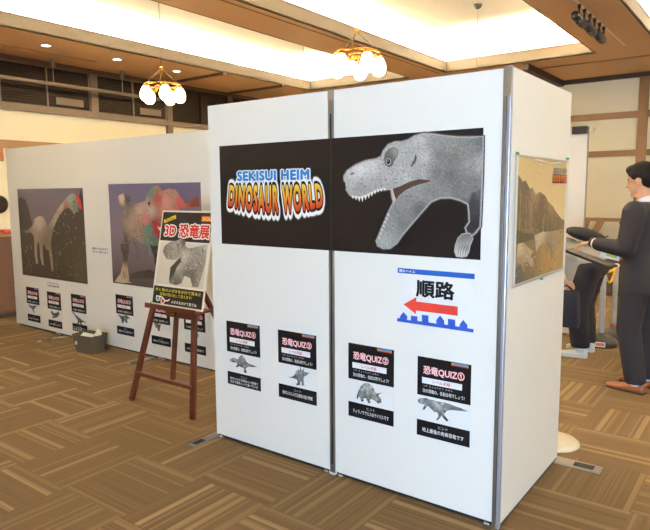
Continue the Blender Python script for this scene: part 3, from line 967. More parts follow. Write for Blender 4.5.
# ------------------------------------------------------------------ direction sign
ds = sheet('direction_sign', 0.405, 0.272, (-1.513, YF - 0.0022, 0.925), 0, 'paper')
Art().rect(0, .2465, .405, .2715, (44, 98, 190), 1).build('blue_band', 'print', ds)
Art().painted(mm('sign_arrow'), [(0.05, .17, (236, 74, 58)), (.35, .15, (226, 70, 60))], 1, cuts=4).build('arrow', 'print', ds)
Art().poly(mm('sign_town'), (52, 92, 196), 1).build('rooftops', 'print', ds)
Art().text('順路', (0.106, 0.139, 0.304, 0.2205), (24, 22, 24), 1, bold=0.034).build('large_lettering', 'print', ds)
Art().text('積水ハイム', (0.008, 0.252, 0.098, 0.266), (236, 240, 246), 2, bold=0.02).build('small_lettering', 'print', ds)
tag(ds, 'white route sign with red left arrow and blue rooftops on the front panel', 'sign')

# ------------------------------------------------------------------ quiz cards
CW, CH = 0.282, 0.405
PINK = (236, 170, 172)
def quiz(key, x, z, y, num, foot, label, group, big=True, dark=False, th=0.43):
    root = sheet('quiz_card', CW, CH, (x, y - 0.0022, z), 0, 'paper')
    Art().rect(0, .209, CW, CH, BLACK, 1).build('header', 'print', root)
    Art().rect(0, 0, CW, .082, BLACK, 1).build('footer', 'print', root)
    Art().rect(.026, .272, .238, .303, (240, 236, 234), 2).build('level_strip', 'print', root)
    a = Art()
    a.rect(.182, .386, .268, .400, (206, 150, 52), 2)
    a.rect(.192, .392, .262, .403, (90, 140, 186), 3)
    a.rect(.186, .385, .264, .390, (196, 70, 44), 3)
    a.build('logo', 'print', root)
    a = Art()
    pts = mm(key)
    us, vs = [p[0] for p in pts], [p[1] for p in pts]
    tones = []
    random.seed(key)
    g = 128 if not dark else 84
    hgt = max(vs) - min(vs)
    for q in pts[::2]:
        up = (q[1] - min(vs)) / hgt
        tones.append((q[0], q[1], (g - 74 + 70 * up + random.randint(-26, 26),) * 3))
    for _ in range(60):
        u, v = random.uniform(min(us), max(us)), random.uniform(min(vs), max(vs))
        if inside((u, v), pts):
            w_ = g + 40 * (v - min(vs)) / hgt + random.randint(-46, 50)
            tones.append((u, v, (w_, w_ - 2, w_ - 10)))
    tones = [(u, v, tuple(max(24, min(226, c)) for c in cc)) for u, v, cc in tones]
    a.painted(pts, tones, 1, cuts=40, power=3.0)
    a.line(pts + pts[:1], .0014, (70, 68, 64) if not dark else (52, 48, 44), 2)
    a.build('dinosaur_picture', 'print_soft', root)
    def line(name, *args, **kw):
        Art().text(*args, **kw).build(name, 'print', root)
    line('title_lettering', '恐竜QUIZ' + num, (.034, .318, .248, .362), (250, 226, 226), 2, bold=0.012, outline=[(0.045, (206, 84, 96))])
    line('level_lettering', 'レベル:' + ('初級' if big else '中級'), (.085, .279, .178, .296), (206, 52, 60), 3, bold=0.01)
    if big:
        line('reading_lettering', 'つぎ  きょうりゅう  なまえ', (.030, .256, .190, .264), (214, 210, 208), 2)
    line('question_lettering', '次の恐竜の、名前は何でしょう?', (.030, .226, .252, .246), (240, 238, 236), 2, bold=0.012)
    line('hint_lettering', 'ヒント', (.118, .054, .168, .068), (222, 218, 216), 2)
    lines = foot.split('|')
    if len(lines) == 1:
        line('answer_lettering', foot, (.030, .024, .252, .046), (240, 238, 236), 2, bold=0.012)
    else:
        line('answer_lettering', lines[0], (.022, .032, .260, .049), (240, 238, 236), 2, bold=0.012)
        line('answer_lettering', lines[1], (.022, .011, .260, .028), (240, 238, 236), 2, bold=0.012)
    return tag(root, label, 'quiz card', group)
GQ = 'quiz cards on the front panels'
quiz('q4', -2.735, .377, YF, '④', '背中に大きな帆をもつ恐竜で|水辺で魚をとって食べていた', 'black and white quiz card with a sail-backed dinosaur, leftmost on the front panels', GQ)
quiz('q3', -2.310, .375, YF, '③', '背中にならんだ五角形の板が特徴', 'black and white quiz card with a plate-backed dinosaur, just left of the grey post', GQ)
quiz('q2', -1.812, .368, YF, '②', 'ティラノサウルスのライバルです', 'black and white quiz card with a horned dinosaur, just right of the grey post', GQ)
quiz('q1', -1.396, .360, YF, '①', '地上最強の肉食恐竜です', 'black and white quiz card with a big-jawed two-legged dinosaur, nearest the corner post', GQ)
GR = 'quiz cards on the rear panels'
quiz('a', -7.085, .086, YL, '⑩', '足のはやい小さな恐竜です', 'small quiz card with a running dinosaur, leftmost in the rear row', GR, False, True)
quiz('b', -6.628, .072, YL, '⑨', '空をとぶ翼をもっています', 'small quiz card with a crouching winged dinosaur, second from left in the rear row', GR, False, True)
quiz('c', -6.138, .090, YL, '⑧', 'とても長い首をもつ|草食恐竜です', 'small quiz card with a long-necked dinosaur, just left of the grey basket', GR, False, True)
quiz('d', -5.325, .163, YL, '⑦', '親指にするどい爪があります', 'small quiz card with a heavy walking dinosaur, between the basket and the easel', GR, False, True)
quiz('e', -4.775, .140, YL, '⑥', '頭のかざりで音を出します', 'small quiz card with an upright crested dinosaur, seen between the easel legs', GR, False, True)
quiz('f', -4.298, .133, YL, '⑤', 'かぎ爪をもつ肉食恐竜です', 'small quiz card seen right of the easel front leg beside the front panels', GR, False, True)

# caption slips
def slip(x, z, w, h, lines, label):
    root = sheet('caption_slip', w, h, (x, YL - 0.0022, z), 0, 'paper')
    for i, s in enumerate(lines):
        v1 = h - h * (i + .12) / len(lines)
        Art().text(s, (w * .04, v1 - h * .72 / len(lines), w * .96, v1), (34, 30, 28), 1, bold=0.02).build('lettering', 'print', root)
    return tag(root, label, 'caption', 'caption slips')
slip(-5.70, .962, .295, .066, ['赤青のメガネをかけて', 'ポスターを見てみよう'], 'narrow white caption slip between the two large dinosaur posters')
slip(-6.615, .530, .26, .060, ['ブラキオサウルス', '白亜紀の植物食恐竜'], 'small white caption slip below the pale long-necked dinosaur poster')

# ------------------------------------------------------------------ large rear posters
P1W, P1H = 1.338, 1.005
p1 = sheet('poster', P1W, P1H, (-7.14, YL - 0.0022, .627), 0, 'paper')
a = Art()
a.grad(0, 0, P1W, P1H, [(0, (70, 60, 56)), (.45, (104, 92, 96)), (1, (110, 100, 114))], 1)
fo = mm('p1_forest')
fo = [(max(0.002, min(P1W - .002, u)), max(.002, min(P1H - .002, v))) for u, v in fo]
a.painted(fo, [(.1, .8, (50, 42, 42)), (.15, .3, (70, 60, 54)), (.5, .4, (60, 50, 44)), (.8, .6, (54, 46, 40)), (1.0, .3, (66, 56, 46)), (1.2, .8, (56, 46, 44)), (.7, .1, (66, 54, 46)), (1.25, .1, (84, 76, 56))], 2, cuts=14)
a.build('background_picture', 'print_soft', p1)
a = Art()
a.painted(mm('p1_dino'), [(u / 1e4, v / 1e4, c) for u, v, c in ART['p1_tones']], 3, cuts=40)
a.wrinkles(mm('p1_dino'), 260, 4, [(120, 106, 90), (142, 126, 108), (206, 190, 168), (170, 120, 108)], (.015, .05), .005, -1.2, 3)
a.poly(mm('p1_red'), (196, 52, 56), 5)
random.seed(9)
for _ in range(130):
    u = random.choice((random.uniform(.03, .25), random.uniform(.72, 1.3), random.uniform(.72, 1.3)))
    v = random.uniform(.04, .36) if u < .3 else random.uniform(.03, .78)
    r = random.uniform(.004, .011)
    col = random.choice(((128, 116, 96), (110, 104, 84), (150, 138, 118), (92, 98, 74), (142, 120, 104)))
    a.disc(u, v, r, col, 4, r * random.uniform(.5, 1.6), 7)
a.disc(1.165, .86, .012, (60, 60, 56), 5)
a.build('dinosaur_picture', 'print_soft', p1)
tag(p1, 'large poster of a pale long-necked dinosaur in dark woods on the rear panels', 'poster', 'large posters on the rear panels')

P2W, P2H = 1.335, .985
p2 = sheet('poster', P2W, P2H, (-5.356, YL - 0.0022, .68), 0, 'paper')
a = Art()
a.grad(0, 0, P2W, P2H, [(0, (78, 66, 62)), (.2, (104, 90, 92)), (.5, (120, 106, 118)), (1, (108, 98, 128))], 1)
a.build('background_picture', 'print_soft', p2)
a = Art()
cl = lambda q: (max(.003, min(P2W - .003, q[0])), max(.003, min(P2H - .003, q[1])))
a.painted([cl(q) for q in mm('p2_dino')], [(u / 1e4, v / 1e4, c) for u, v, c in ART['p2_tones']], 3, cuts=50, power=3.2)
a.painted([cl(q) for q in mm('p2_dark')], [(.6, .3, (48, 44, 44)), (.85, .15, (58, 66, 62)), (.4, .1, (70, 58, 52))], 4, cuts=16)
a.wrinkles([cl(q) for q in mm('p2_dino')], 420, 4, [(118, 102, 94), (176, 156, 140), (126, 134, 124), (166, 118, 110), (140, 122, 108), (96, 86, 80)], (.02, .07), .006, -1.0, 6)
a.poly(mm('p2_mouth'), (158, 44, 52), 5)
for q0, q1 in ((.58, .66), (.64, .70)):
    a.line([(q0, .92), (q0 + .03, .88), (q1, .86)], .010, (96, 116, 106), 5)
a.line([(.52, .62), (.55, .48), (.60, .40), (.62, .30)], .022, (104, 132, 120), 5)
a.line([(.45, .70), (.47, .58), (.50, .50)], .016, (172, 110, 104), 5)
a.line([(.36, .44), (.40, .40), (.43, .33), (.41, .27)], .016, (92, 80, 72), 5)
a.line([(.40, .40), (.46, .34), (.47, .27)], .014, (110, 96, 84), 5)
a.disc(.63, .80, .016, (40, 34, 32), 6)
a.poly([(q[0] * .985 + .016, q[1] * .985 + .01) for q in mm('p2_mouth')[2:6]], (60, 24, 26), 6)
a.poly(mm('p2_teeth'), (206, 196, 180), 7)
a.build('dinosaur_picture', 'print_soft', p2)
tag(p2, 'large poster of a striding big-jawed dinosaur in pink and teal behind the easel', 'poster', 'large posters on the rear panels')

# ------------------------------------------------------------------ poster on the side panel
SW, SH = .83, .60
sp = sheet('poster', SW, SH, (SX + 0.0034, 2.699, 1.135), math.radians(90), 'paper')
a = Art()
ML = .05
a.grad(ML, .012, SW - .012, SH - .004, [(0, (176, 150, 100)), (.5, (214, 192, 142)), (1, (206, 176, 124))], 1)
clp = lambda q: (max(ML, min(SW - .013, q[0])), max(.013, min(SH - .006, q[1])))
cf = [clp(q) for q in mm('sp_cliff')]
a.painted(cf, [(.15, .45, (112, 94, 70)), (.3, .42, (150, 128, 96)), (.4, .36, (104, 86, 64)), (.55, .38, (146, 122, 88)), (.7, .3, (112, 94, 66)), (.2, .3, (126, 106, 78)), (.5, .25, (96, 82, 58))], 2, cuts=30)
for i in range(26):
    u = .08 + i * .027
    top = .52 - .42 * (u - .06)
    a.line([(u, top - .06), (u + .012, top - .16), (u + .008, .24)], random.uniform(.003, .009), random.choice(((92, 76, 56), (168, 146, 112), (84, 70, 52))), 3)
a.painted([clp(q) for q in mm('sp_ground')], [(.2, .1, (120, 100, 72)), (.5, .12, (156, 124, 76)), (.7, .2, (164, 134, 88)), (.3, .24, (116, 104, 76)), (.1, .05, (96, 92, 86))], 4, cuts=20)
a.painted([clp(q) for q in mm('sp_dark')], [(.2, .3, (82, 76, 56)), (.4, .28, (104, 94, 66))], 5, cuts=16)
a.painted([clp(q) for q in mm('sp_tri')], [(.1, .2, (196, 178, 146)), (.2, .2, (170, 150, 118)), (.1, .06, (122, 104, 80))], 6, cuts=24)
a.painted([clp(q) for q in mm('sp_dino')], [(.4, .25, (186, 172, 146)), (.65, .26, (150, 134, 108)), (.5, .1, (120, 100, 74))], 6, cuts=24)
a.wrinkles([clp(q) for q in mm('sp_dino')], 90, 7, [(140, 124, 98), (176, 160, 132)], (.01, .03), .003, -.8, 3)
a.wrinkles([clp(q) for q in mm('sp_tri')], 70, 7, [(140, 122, 96), (190, 174, 144)], (.01, .03), .003, -.8, 4)
a.wrinkles(cf, 260, 3, [(92, 78, 58), (140, 120, 90), (104, 88, 66)], (.02, .06), .005, -1.5, 5)
random.seed(12)
for _ in range(90):
    u, v = random.uniform(ML + .01, SW - .02), random.uniform(.02, .27)
    a.disc(u, v, random.uniform(.004, .013), random.choice(((110, 94, 66), (142, 120, 84), (86, 80, 58), (176, 156, 118))), 5, random.uniform(.003, .008), 7)
a.build('canyon_picture', 'print_soft', sp)
a = Art()
Art().text('SEKISUI HEIM', (.575, .528, .815, .556), (120, 120, 124), 6, bold=.03).build('small_lettering', 'print', sp)
for u0, u1 in ((.562, .688), (.694, .824)):
    a.rect(u0, .478, u1, .524, (92, 36, 20), 6)
a.text('DINOSAUR', (.568, .484, .684, .519), (214, 70, 36), 7, bold=.03, c_top=(240, 170, 60))
a.text('WORLD', (.700, .484, .818, .519), (214, 70, 36), 7, bold=.03, c_top=(240, 170, 60))
a.build('logo', 'print', sp)
film = MB()
film.box((0, -.0055, 0), (SW, -.0048, .010)); film.box((0, -.0055, 0), (.012, -.0048, SH)); film.box((0, -.0055, SH - .006), (SW, -.0048, SH)); film.box((SW - .006, -.0055, 0), (SW, -.0048, SH))
film.build('clear_rim', 'alu_light', sp)
cr = MB()
cr.tube([(.26 + .026 * i, -.0055, SH - .020 + .006 * math.sin(i * .42 + 1)) for i in range(18)], .0028, 6)
cr.build('crease_glare', 'paper', sp)  # white line modelled for the glare along a crease in the film
tag(sp, 'glossy poster of dinosaurs below a canyon cliff on the side panel', 'poster')
for (u, v), lab in (((.024, .604), 'green push pin at the upper left corner of the canyon poster'), ((.822, .612), 'green push pin at the upper right corner of the canyon poster'), ((.432, -.006), 'green push pin below the middle of the canyon poster')):
    pn = MB().lathe([(0, 0), (.007, 0), (.008, .003), (.004, .005), (.0045, .011), (.006, .013), (0, .014)], 12, (0, 0, 0), (1, 0, 0)).build('push_pin', 'green_pin', None, True, (SX + .0008, 2.699 + u, 1.135 + v))
    tag(pn, lab, 'push pin', 'pins around the canyon poster')

# ------------------------------------------------------------------ easel and its board
ez = empty('easel', (-3.325, 2.76, 0))
LW = .044
fl, fr_ = (-.575, 0, 0), (.118, 0, 0)
tl, tr_ = (-.285, .16, 1.18), (.02, .16, 1.18)
def on(a, b, z):
    t = (z - a[2]) / (b[2] - a[2])
    return tuple(p + (q - p) * t for p, q in zip(a, b))
for a_, b_ in ((fl, tl), (fr_, tr_)):
    MB().bar(a_, b_, LW, .026, up=(0, 1, 0), bevel=.003).build('leg', 'mahogany', ez)
MB().bar((-.132, .17, 1.16), (-.135, .83, 0), .04, .026, up=(0, 1, 0), bevel=.003).build('leg', 'mahogany', ez)
a_, b_ = on(fl, tl, .22), on(fr_, tr_, .22)
MB().bar(a_, b_, .026, .05, up=(0, 1, 0), bevel=.003).build('crossbar', 'mahogany', ez)
MB().bar((-.13, a_[1] + .004, .2), (-.132, .15, 1.14), .036, .022, up=(0, 1, 0), bevel=.003).build('centre_bar', 'mahogany', ez)
MB().box((-.32, -.028, .755), (.215, .11, .778), .003).build('ledge', 'mahogany', ez)
MB().box((-.32, -.036, .755), (.215, -.026, .79), .002).build('ledge_lip', 'mahogany', ez)
MB().box((-.24, .085, .68), (.1, .108, .756), .003).build('ledge_bracket', 'mahogany', ez)
MB().lathe([(0, 0), (.014, 0), (.014, .02), (.006, .026), (0, .026)], 12, (-.13, .082, .71), (0, -1, 0)).build('knob', 'brass', ez, True)
MB().bar(tl, tr_, .03, .03, up=(0, 1, 0), bevel=.003).build('top_bar', 'mahogany', ez)
tag(ez, 'dark red-brown wooden easel standing on the carpet before the rear panels', 'easel')

EW, EH = .54, .68
eb = empty('sign_board', (-3.593, 2.742, .784), (math.radians(-11.5), 0, 0))
MB().box((0, 0, 0), (EW, .006, EH), .001).build('board', 'foam_board', eb)
Art().rect(.012, .462, EW - .012, EH - .012, (36, 30, 28), 1).build('header', 'print', eb)
Art().rect(.012, .012, EW - .012, .136, (36, 30, 28), 1).build('footer', 'print', eb)
Art().grad(.022, .150, EW - .022, .452, [(0, (206, 194, 172)), (1, (214, 204, 184))], 1).build('picture_ground', 'print', eb)
Art().poly([(.028, .612), (.152, .650), (.158, .622), (.032, .586)], (226, 190, 40), 2).build('yellow_tag', 'print', eb)
Art().rect(.42, .606, .536, .646, (196, 60, 40), 2).build('logo', 'print', eb)
a = Art()
dn = mm('eb_dino')
a.painted(dn, [(dn[0][0], dn[0][1], (120, 112, 100)), (dn[3][0], dn[3][1], (170, 160, 144)), (dn[5][0], dn[5][1], (92, 86, 76)), (dn[9][0], dn[9][1], (190, 180, 162)), (dn[11][0], dn[11][1], (150, 140, 124)), (dn[14][0], dn[14][1], (104, 96, 84)), (dn[17][0], dn[17][1], (96, 88, 78)), (.3, .36, (200, 188, 168)), (.35, .26, (110, 102, 90)), (.25, .3, (176, 164, 146)), (.4, .34, (150, 140, 124))], 2, cuts=40)
a.wrinkles(dn, 300, 3, [(96, 88, 78), (116, 108, 96), (176, 166, 150), (190, 180, 162)], (.012, .04), .0032, -.9, 2)
a.poly(mm('eb_jaw'), (62, 54, 48), 4)
a.line([(.2, .44), (.23, .40), (.22, .36)], .005, (70, 62, 54), 4)
a.disc(dn[3][0] + .02, dn[3][1] - .03, .007, (30, 26, 24), 5)
a.build('dinosaur_picture', 'print_soft', eb)
Art().text('3D 恐竜展', (.055, .492, .515, .585), (208, 44, 30), 3, bold=.03, outline=[(.085, (240, 232, 220))]).build('title_lettering', 'print', eb)
Art().text('飛び出す!', (.044, .600, .142, .632), (50, 36, 20), 3, bold=.02).build('tag_lettering', 'print', eb)
Art().text('DINOSAUR', (.428, .612, .53, .640), (246, 214, 90), 3, bold=.03).build('logo_lettering', 'print', eb)
Art().text('赤と青のメガネをかけて見ると', (.03, .100, .505, .122), (226, 206, 60), 2, bold=.015).build('yellow_lettering', 'print', eb)
Art().text('恐竜が飛び出して見えます!', (.085, .070, .42, .092), (226, 206, 60), 2, bold=.015).build('yellow_lettering', 'print', eb)
Art().text('メガネをかけて見てね', (.215, .024, .475, .046), (236, 230, 218), 2, bold=.015).build('white_lettering', 'print', eb)
a = Art()
a.line([(.045, .062), (.110, .060), (.150, .036), (.180, .040), (.196, .052)], .010, (236, 230, 220), 2)
a.disc(.070, .046, .024, (236, 230, 220), 2, .020); a.disc(.124, .032, .024, (236, 230, 220), 2, .020)
a.disc(.070, .046, .016, (70, 150, 150), 3, .013); a.disc(.124, .032, .016, (190, 40, 36), 3, .013)
a.build('glasses_picture', 'print', eb)
tag(eb, 'tall sign board with red characters and a grey dinosaur leaning on the easel', 'sign board')

# ------------------------------------------------------------------ basket
bk = empty('basket', (-5.47, 3.42, 0), (0, 0, math.radians(8)))
bm_ = MB()
def rr(hx, hy, z, r=.03, nseg=5):
    out = []
    for cx_, cy_, a0 in ((hx - r, hy - r, 0), (-hx + r, hy - r, 90), (-hx + r, -hy + r, 180), (hx - r, -hy + r, 270)):
        for i in range(nseg + 1):
            t = math.radians(a0 + 90 * i / nseg)
            out.append((cx_ + r * math.cos(t), cy_ + r * math.sin(t), z))
    return out
bm_.loft([rr(.125, .085, 0), rr(.15, .105, .17), rr(.153, .108, .178), rr(.145, .10, .178), rr(.118, .078, .012)])
auto_smooth(bm_.build('body', 'basket', bk))
MB().tube([(p[0], p[1], p[2]) for p in rr(.151, .106, .178)], .005, 6, closed=True).build('rim', 'basket', bk)
MB().tube([(-.148, -.05, .15), (-.166, -.045, .12), (-.168, 0, .10), (-.166, .045, .12), (-.148, .05, .15)], .007, 8).build('handle', 'basket', bk)
MB().lathe([(0, 0), (.02, 0), (.02, .002), (0, .0025)], 16, (-.085, -.1005, .10), (-.2, -1, .05)).build('label', 'paper', bk)
tag(bk, 'small grey fabric basket on the carpet against the rear panels', 'basket')
for (x, y, z, rx, ry, rz, w_, h_), lab in (((-5.50, 3.40, .150, .5, .1, .3, .15, .10), 'white folded paper inside the grey basket, nearer the front'), ((-5.38, 3.455, .185, 1.0, .2, -.3, .13, .07), 'white card sticking up at the back right of the grey basket')):
    q = MB().box((-w_ / 2, -h_ / 2, -.0012), (w_ / 2, h_ / 2, .0012)).build('folded_paper', 'paper', None, False, (x, y, z), (rx, ry, rz))
    tag(q, lab, 'paper', 'papers in the basket')

# ------------------------------------------------------------------ pendant lamps
def pendant(x, y, label):
    root = empty('pendant_lamp', (x, y, TOP))
    z = -(TOP - 2.835)
    MB().lathe([(0, 0), (.055, 0), (.052, -.02), (.03, -.045), (.012, -.055), (0, -.055)], 20).build('canopy', 'black_metal', root, True)
    MB().tube([(0, 0, -.05), (0, 0, z + .20)], .0045, 8).build('cord', 'cord', root, True)
    MB().lathe([(0, .03), (.012, .025), (.02, 0), (.012, -.025), (0, -.03)], 14, (0, 0, z + .20)).build('hub', 'brass', root, True)
    wr = MB()
    for k in range(3):
        t = k * math.tau / 3 + .5
        wr.tube([(0, 0, z + .20), (.08 * math.cos(t), .08 * math.sin(t), z + .12), (.205 * math.cos(t), .205 * math.sin(t), z + .012)], .003, 6)
    wr.build('hanger', 'cord', root, True)
    rg = MB()
    rg.tube([(.205 * math.cos(i * math.tau / 40), .205 * math.sin(i * math.tau / 40), z) for i in range(40)], .011, 8, closed=True)
    rg.tube([(.07 * math.cos(i * math.tau / 24), .07 * math.sin(i * math.tau / 24), z - .01) for i in range(24)], .008, 8, closed=True)
    rg.build('ring', 'brass', root, True)
    for k in range(5):
        t = k * math.tau / 5 + .75
        cx_, cy_ = math.cos(t), math.sin(t)
        arm = MB()
        arm.tube([(.06 * cx_, .06 * cy_, z - .01), (.10 * cx_, .10 * cy_, z - .075), (.15 * cx_, .15 * cy_, z - .06), (.185 * cx_, .185 * cy_, z - .005), (.205 * cx_, .205 * cy_, z + .012), (.215 * cx_, .215 * cy_, z - .005)], [.007, .008, .008, .009, .010, .012], 8)
        arm.lathe([(0, .012), (.022, .01), (.036, -.012), (.038, -.022), (0, -.022)], 14, (.205 * cx_, .205 * cy_, z - .012))
        ao = arm.build('arm', 'brass', root, True)
        g = MB().lathe([(0, 0), (.026, -.003), (.046, -.026), (.062, -.065), (.068, -.1), (.063, -.135), (.045, -.163), (.02, -.176), (0, -.177)], 20, (.205 * cx_, .205 * cy_, z - .026))
        g.build('globe', 'globe', ao, True)
    return tag(root, label, 'pendant lamp', 'pendant lamps in the ceiling wells')
pl = pendant(-5.95, 4.82, 'brass pendant lamp with five lit globes hanging above the rear panels')
for (x, y), lab in (((-3.215, 4.85), 'brass pendant lamp with lit globes hanging above the front panels, before the tan soffit'),
                    ((-5.95, 7.52), 'pendant lamp whose thin cord drops behind the left front panel'),
                    ((-3.19, 7.54), 'pendant lamp with its black canopy and cord visible above the right front panel')):
    o = copy_tree(pl)
    o.location = (x, y, TOP)
    o['label'] = lab

# downlights
for (px_, y), lab in zip([(-7.44, 4.26), (-7.44, 5.28), (-7.46, 6.33)], ('recessed downlight at the left edge of the tan soffit', 'recessed downlight in the soffit midway to the brass pendant', 'recessed downlight in the soffit right beside the brass pendant')):
    root = empty('downlight', (px_, y, SOFFIT))
    MB().lathe([(.052, .002), (.07, .0), (.07, -.006), (.05, -.006)], 24).build('rim', 'panel_edge', root, True)
    MB().lathe([(0, -.004), (.052, -.004), (.052, 0), (0, 0)], 24).build('lamp', 'down', root)
    tag(root, lab, 'downlight', 'downlights in the left soffit')

# spotlights hanging from a track
tk = MB().box((-1.732, WELL_Y0, SOFFIT - .002), (-1.708, 8.75, SOFFIT)).build('light_track', 'foam_board')
tag(tk, 'slim pale light track along the tan soffit at upper right', 'track')
for yc, lab in ((6.66, 'black spotlight on the track, nearest of the three'), (7.08, 'black spotlight on the track, middle of the three'), (7.50, 'black spotlight on the track, farthest of the three')):
    root = empty('spotlight', (-1.72, yc, SOFFIT - .006))
    for dy in (-.10, .10):
        MB().lathe([(0, 0), (.018, 0), (.018, -.03), (.010, -.04), (.010, -.09), (0, -.09)], 12, (0, dy, 0)).build('stem', 'black_metal', root, True)
    MB().lathe([(0, -.19), (.034, -.19), (.044, -.16), (.044, .16), (.038, .18), (0, .18)], 18, (-.02, 0, -.122), (0, 1, -.06)).build('barrel', 'black_metal', root, True)
    MB().bar((-.02, -.07, -.158), (-.02, .07, -.166), .04, .024, bevel=.004).build('control_gear', 'black_metal', root)
    tag(root, lab, 'spotlight', 'spotlights on the ceiling track')

# hanging rail in front of the windows
rl = empty('hanging_rail', (-8.10, 0, 3.065))
MB().tube([(0, -2, 0), (0, 6.5, 0)], .024, 12).build('pipe', 'rail_paint', rl, True)
for y in (.6, 1.7, 2.7, 3.62, 4.72, 5.82):
    h = MB().tube([(0, y, .335), (0, y, .02)], .006, 8)
    h.box((-.025, y - .022, .21), (.025, y + .022, .335))
    h.build('hanger', 'rail_paint', rl)
tag(rl, 'grey metal pipe hung along the dark windows at upper left', 'rail')

# ------------------------------------------------------------------ people
def head_shape(mb, f, s=1.0):
    """f maps head coordinates (forward, left, up from the chin-neck joint) to the body"""
    def B(c, r, rot=None):
        mb.ball(f(c), tuple(v * s for v in r), rot, 18)
    return B

def hand(mb, wrist, d, n, th, curl, size=1.0):
    """palm and five bent fingers: d along the fingers, n out of the palm, th towards the thumb side"""
    wrist, d, n, th = Vector(wrist), Vector(d).normalized(), Vector(n).normalized(), Vector(th).normalized()
    k = size
    kn = []
    for i, off in enumerate((.030, .010, -.010, -.028)):
        kn.append(wrist + d * (.088 - .004 * abs(i - 1)) * k + th * off * k)
    for p in kn:
        mb.capsule(wrist + (p - wrist) * .12, .016 * k, p, .0115 * k, 10)
    mb.capsule(wrist + d * .04 * k + th * .018 * k, .016 * k, wrist + d * .04 * k - th * .016 * k, .015 * k, 10)
    for i, (p, lens) in enumerate(zip(kn, ((.040, .025, .020), (.044, .028, .021), (.041, .026, .020), (.032, .020, .018)))):
        q, ang = p, 0.0
        spread = th * (.10, .03, -.04, -.11)[i]
        r = .0092 if i < 3 else .008
        for j, L in enumerate(lens):
            ang += curl[j] * (1 + .05 * i)
            v = (d * math.cos(ang) + n * math.sin(ang) + spread).normalized()
            q2 = q + v * L * k
            mb.capsule(q, r * k * (1 - .09 * j), q2, r * k * (1 - .09 * (j + 1)), 10)
            q = q2
    b = wrist + d * .022 * k + th * .026 * k
    m1 = b + (d * .55 + th * .75 + n * .25).normalized() * .040 * k
    m2 = m1 + (d * .85 + th * .30 + n * .40).normalized() * .030 * k
    m3 = m2 + (d * .95 + th * .02 + n * .35).normalized() * .024 * k
    mb.capsule(b, .015 * k, m1, .0112 * k, 10); mb.capsule(m1, .0112 * k, m2, .0100 * k, 10); mb.capsule(m2, .0100 * k, m3, .0085 * k, 10)
    return wrist

def shoe(mat, name, parent, ankle, yaw, L=.285, W=.098, H=.075, sole_mat='sole'):
    """ankle: point on the floor below the ankle; toe points along yaw"""
    mb, so = MB(), MB()
    prof = [(-.25, .55, .62), (-.22, .80, .95), (-.12, .88, 1.0), (.05, .84, .92), (.22, .92, .70), (.42, 1.0, .54), (.60, .92, .46), (.70, .66, .38), (.75, .30, .26)]
    rings, srings = [], []
    ca, sa = math.cos(yaw), math.sin(yaw)
    for t, w, h in prof:
        ring, sr = [], []
        for k in range(14):
            a = math.pi * k / 13
            yy, zz = W / 2 * w * math.cos(a), .012 + H * h * max(0.0, math.sin(a)) ** .7
            ring.append((ankle[0] + ca * t * L - sa * yy, ankle[1] + sa * t * L + ca * yy, zz))
        rings.append(ring)
        for yy, zz in ((W / 2 * w + .003, .013), (-W / 2 * w - .003, .013), (-W / 2 * w - .003, 0), (W / 2 * w + .003, 0)):
            sr.append((ankle[0] + ca * t * L - sa * yy, ankle[1] + sa * t * L + ca * yy, zz))
        srings.append(sr)
    mb.loft(rings)
    o = mb.build(name, mat, parent, True)
    so.loft(srings).build('sole', sole_mat, o)
    lc = MB()
    for t in (.12, .2, .28):
        lc.tube([(ankle[0] + ca * t * L - sa * y_, ankle[1] + sa * t * L + ca * y_, .012 + H * (.82 - t * .6) + .004) for y_ in (-.018, 0, .018)], .0025, 6)
    lc.build('laces', sole_mat if mat == 'leather' else mat, o)
    return o

def paint_face(o, tests):
    """extra material slots on the skin, chosen by position"""
    me = o.data
    for m_, _ in tests:
        me.materials.append(M[m_])
    for p in me.polygons:
        for i, (_, t) in enumerate(tests):
            if t(p.center):
                p.material_index = i + 1

# --- the man in a dark suit
man = empty('person', (-.84, 5.29, 0), (0, 0, math.radians(166)))
HT = math.radians(10)
def HM(c):            # head tilted slightly down
    x, z = c[0] - .02, c[2] - 1.52
    return Vector((.02 + x * math.cos(HT) + z * math.sin(HT), c[1], 1.52 - x * math.sin(HT) + z * math.cos(HT)))
b = MB()
b.ball((0, 0, .95), (.11, .155, .13)).ball((0, 0, 1.1), (.098, .14, .14)).ball((.01, 0, 1.29), (.112, .165, .17))
b.capsule((-.01, .14, 1.40), .05, (-.01, -.14, 1.40), .05).capsule((-.005, 0, 1.42), .058, HM((.01, 0, 1.56)), .053)
R_ = Matrix.Rotation(HT, 3, 'Y')
b.ball(HM((.012, 0, 1.685)), (.098, .077, .098), R_, 20).ball(HM((.045, 0, 1.615)), (.066, .058, .085), R_, 18)
b.ball(HM((.085, 0, 1.548)), (.026, .026, .02), R_).capsule(HM((.052, 0, 1.552)), .035, HM((.0, 0, 1.585)), .05)
b.chain([HM((.104, 0, 1.668)), HM((.122, 0, 1.635)), HM((.127, 0, 1.618))], [.009, .011, .013], 10)
b.capsule(HM((.100, .026, 1.668)), .010, HM((.100, -.026, 1.668)), .010).capsule(HM((.104, .014, 1.583)), .007, HM((.104, -.014, 1.583)), .007)
for s in (1, -1):
    b.ball(HM((.006, s * .078, 1.635)), (.020, .009, .031), R_)
LS, LE, LWR = (-.005, .185, 1.41), (.02, .235, 1.13), (.335, .145, 1.155)
RS, RE, RWR = (-.005, -.185, 1.41), (.03, -.23, 1.14), (.215, -.105, 1.030)
b.chain([LS, LE, LWR], [.052, .042, .027]).chain([RS, RE, RWR], [.052, .042, .027])
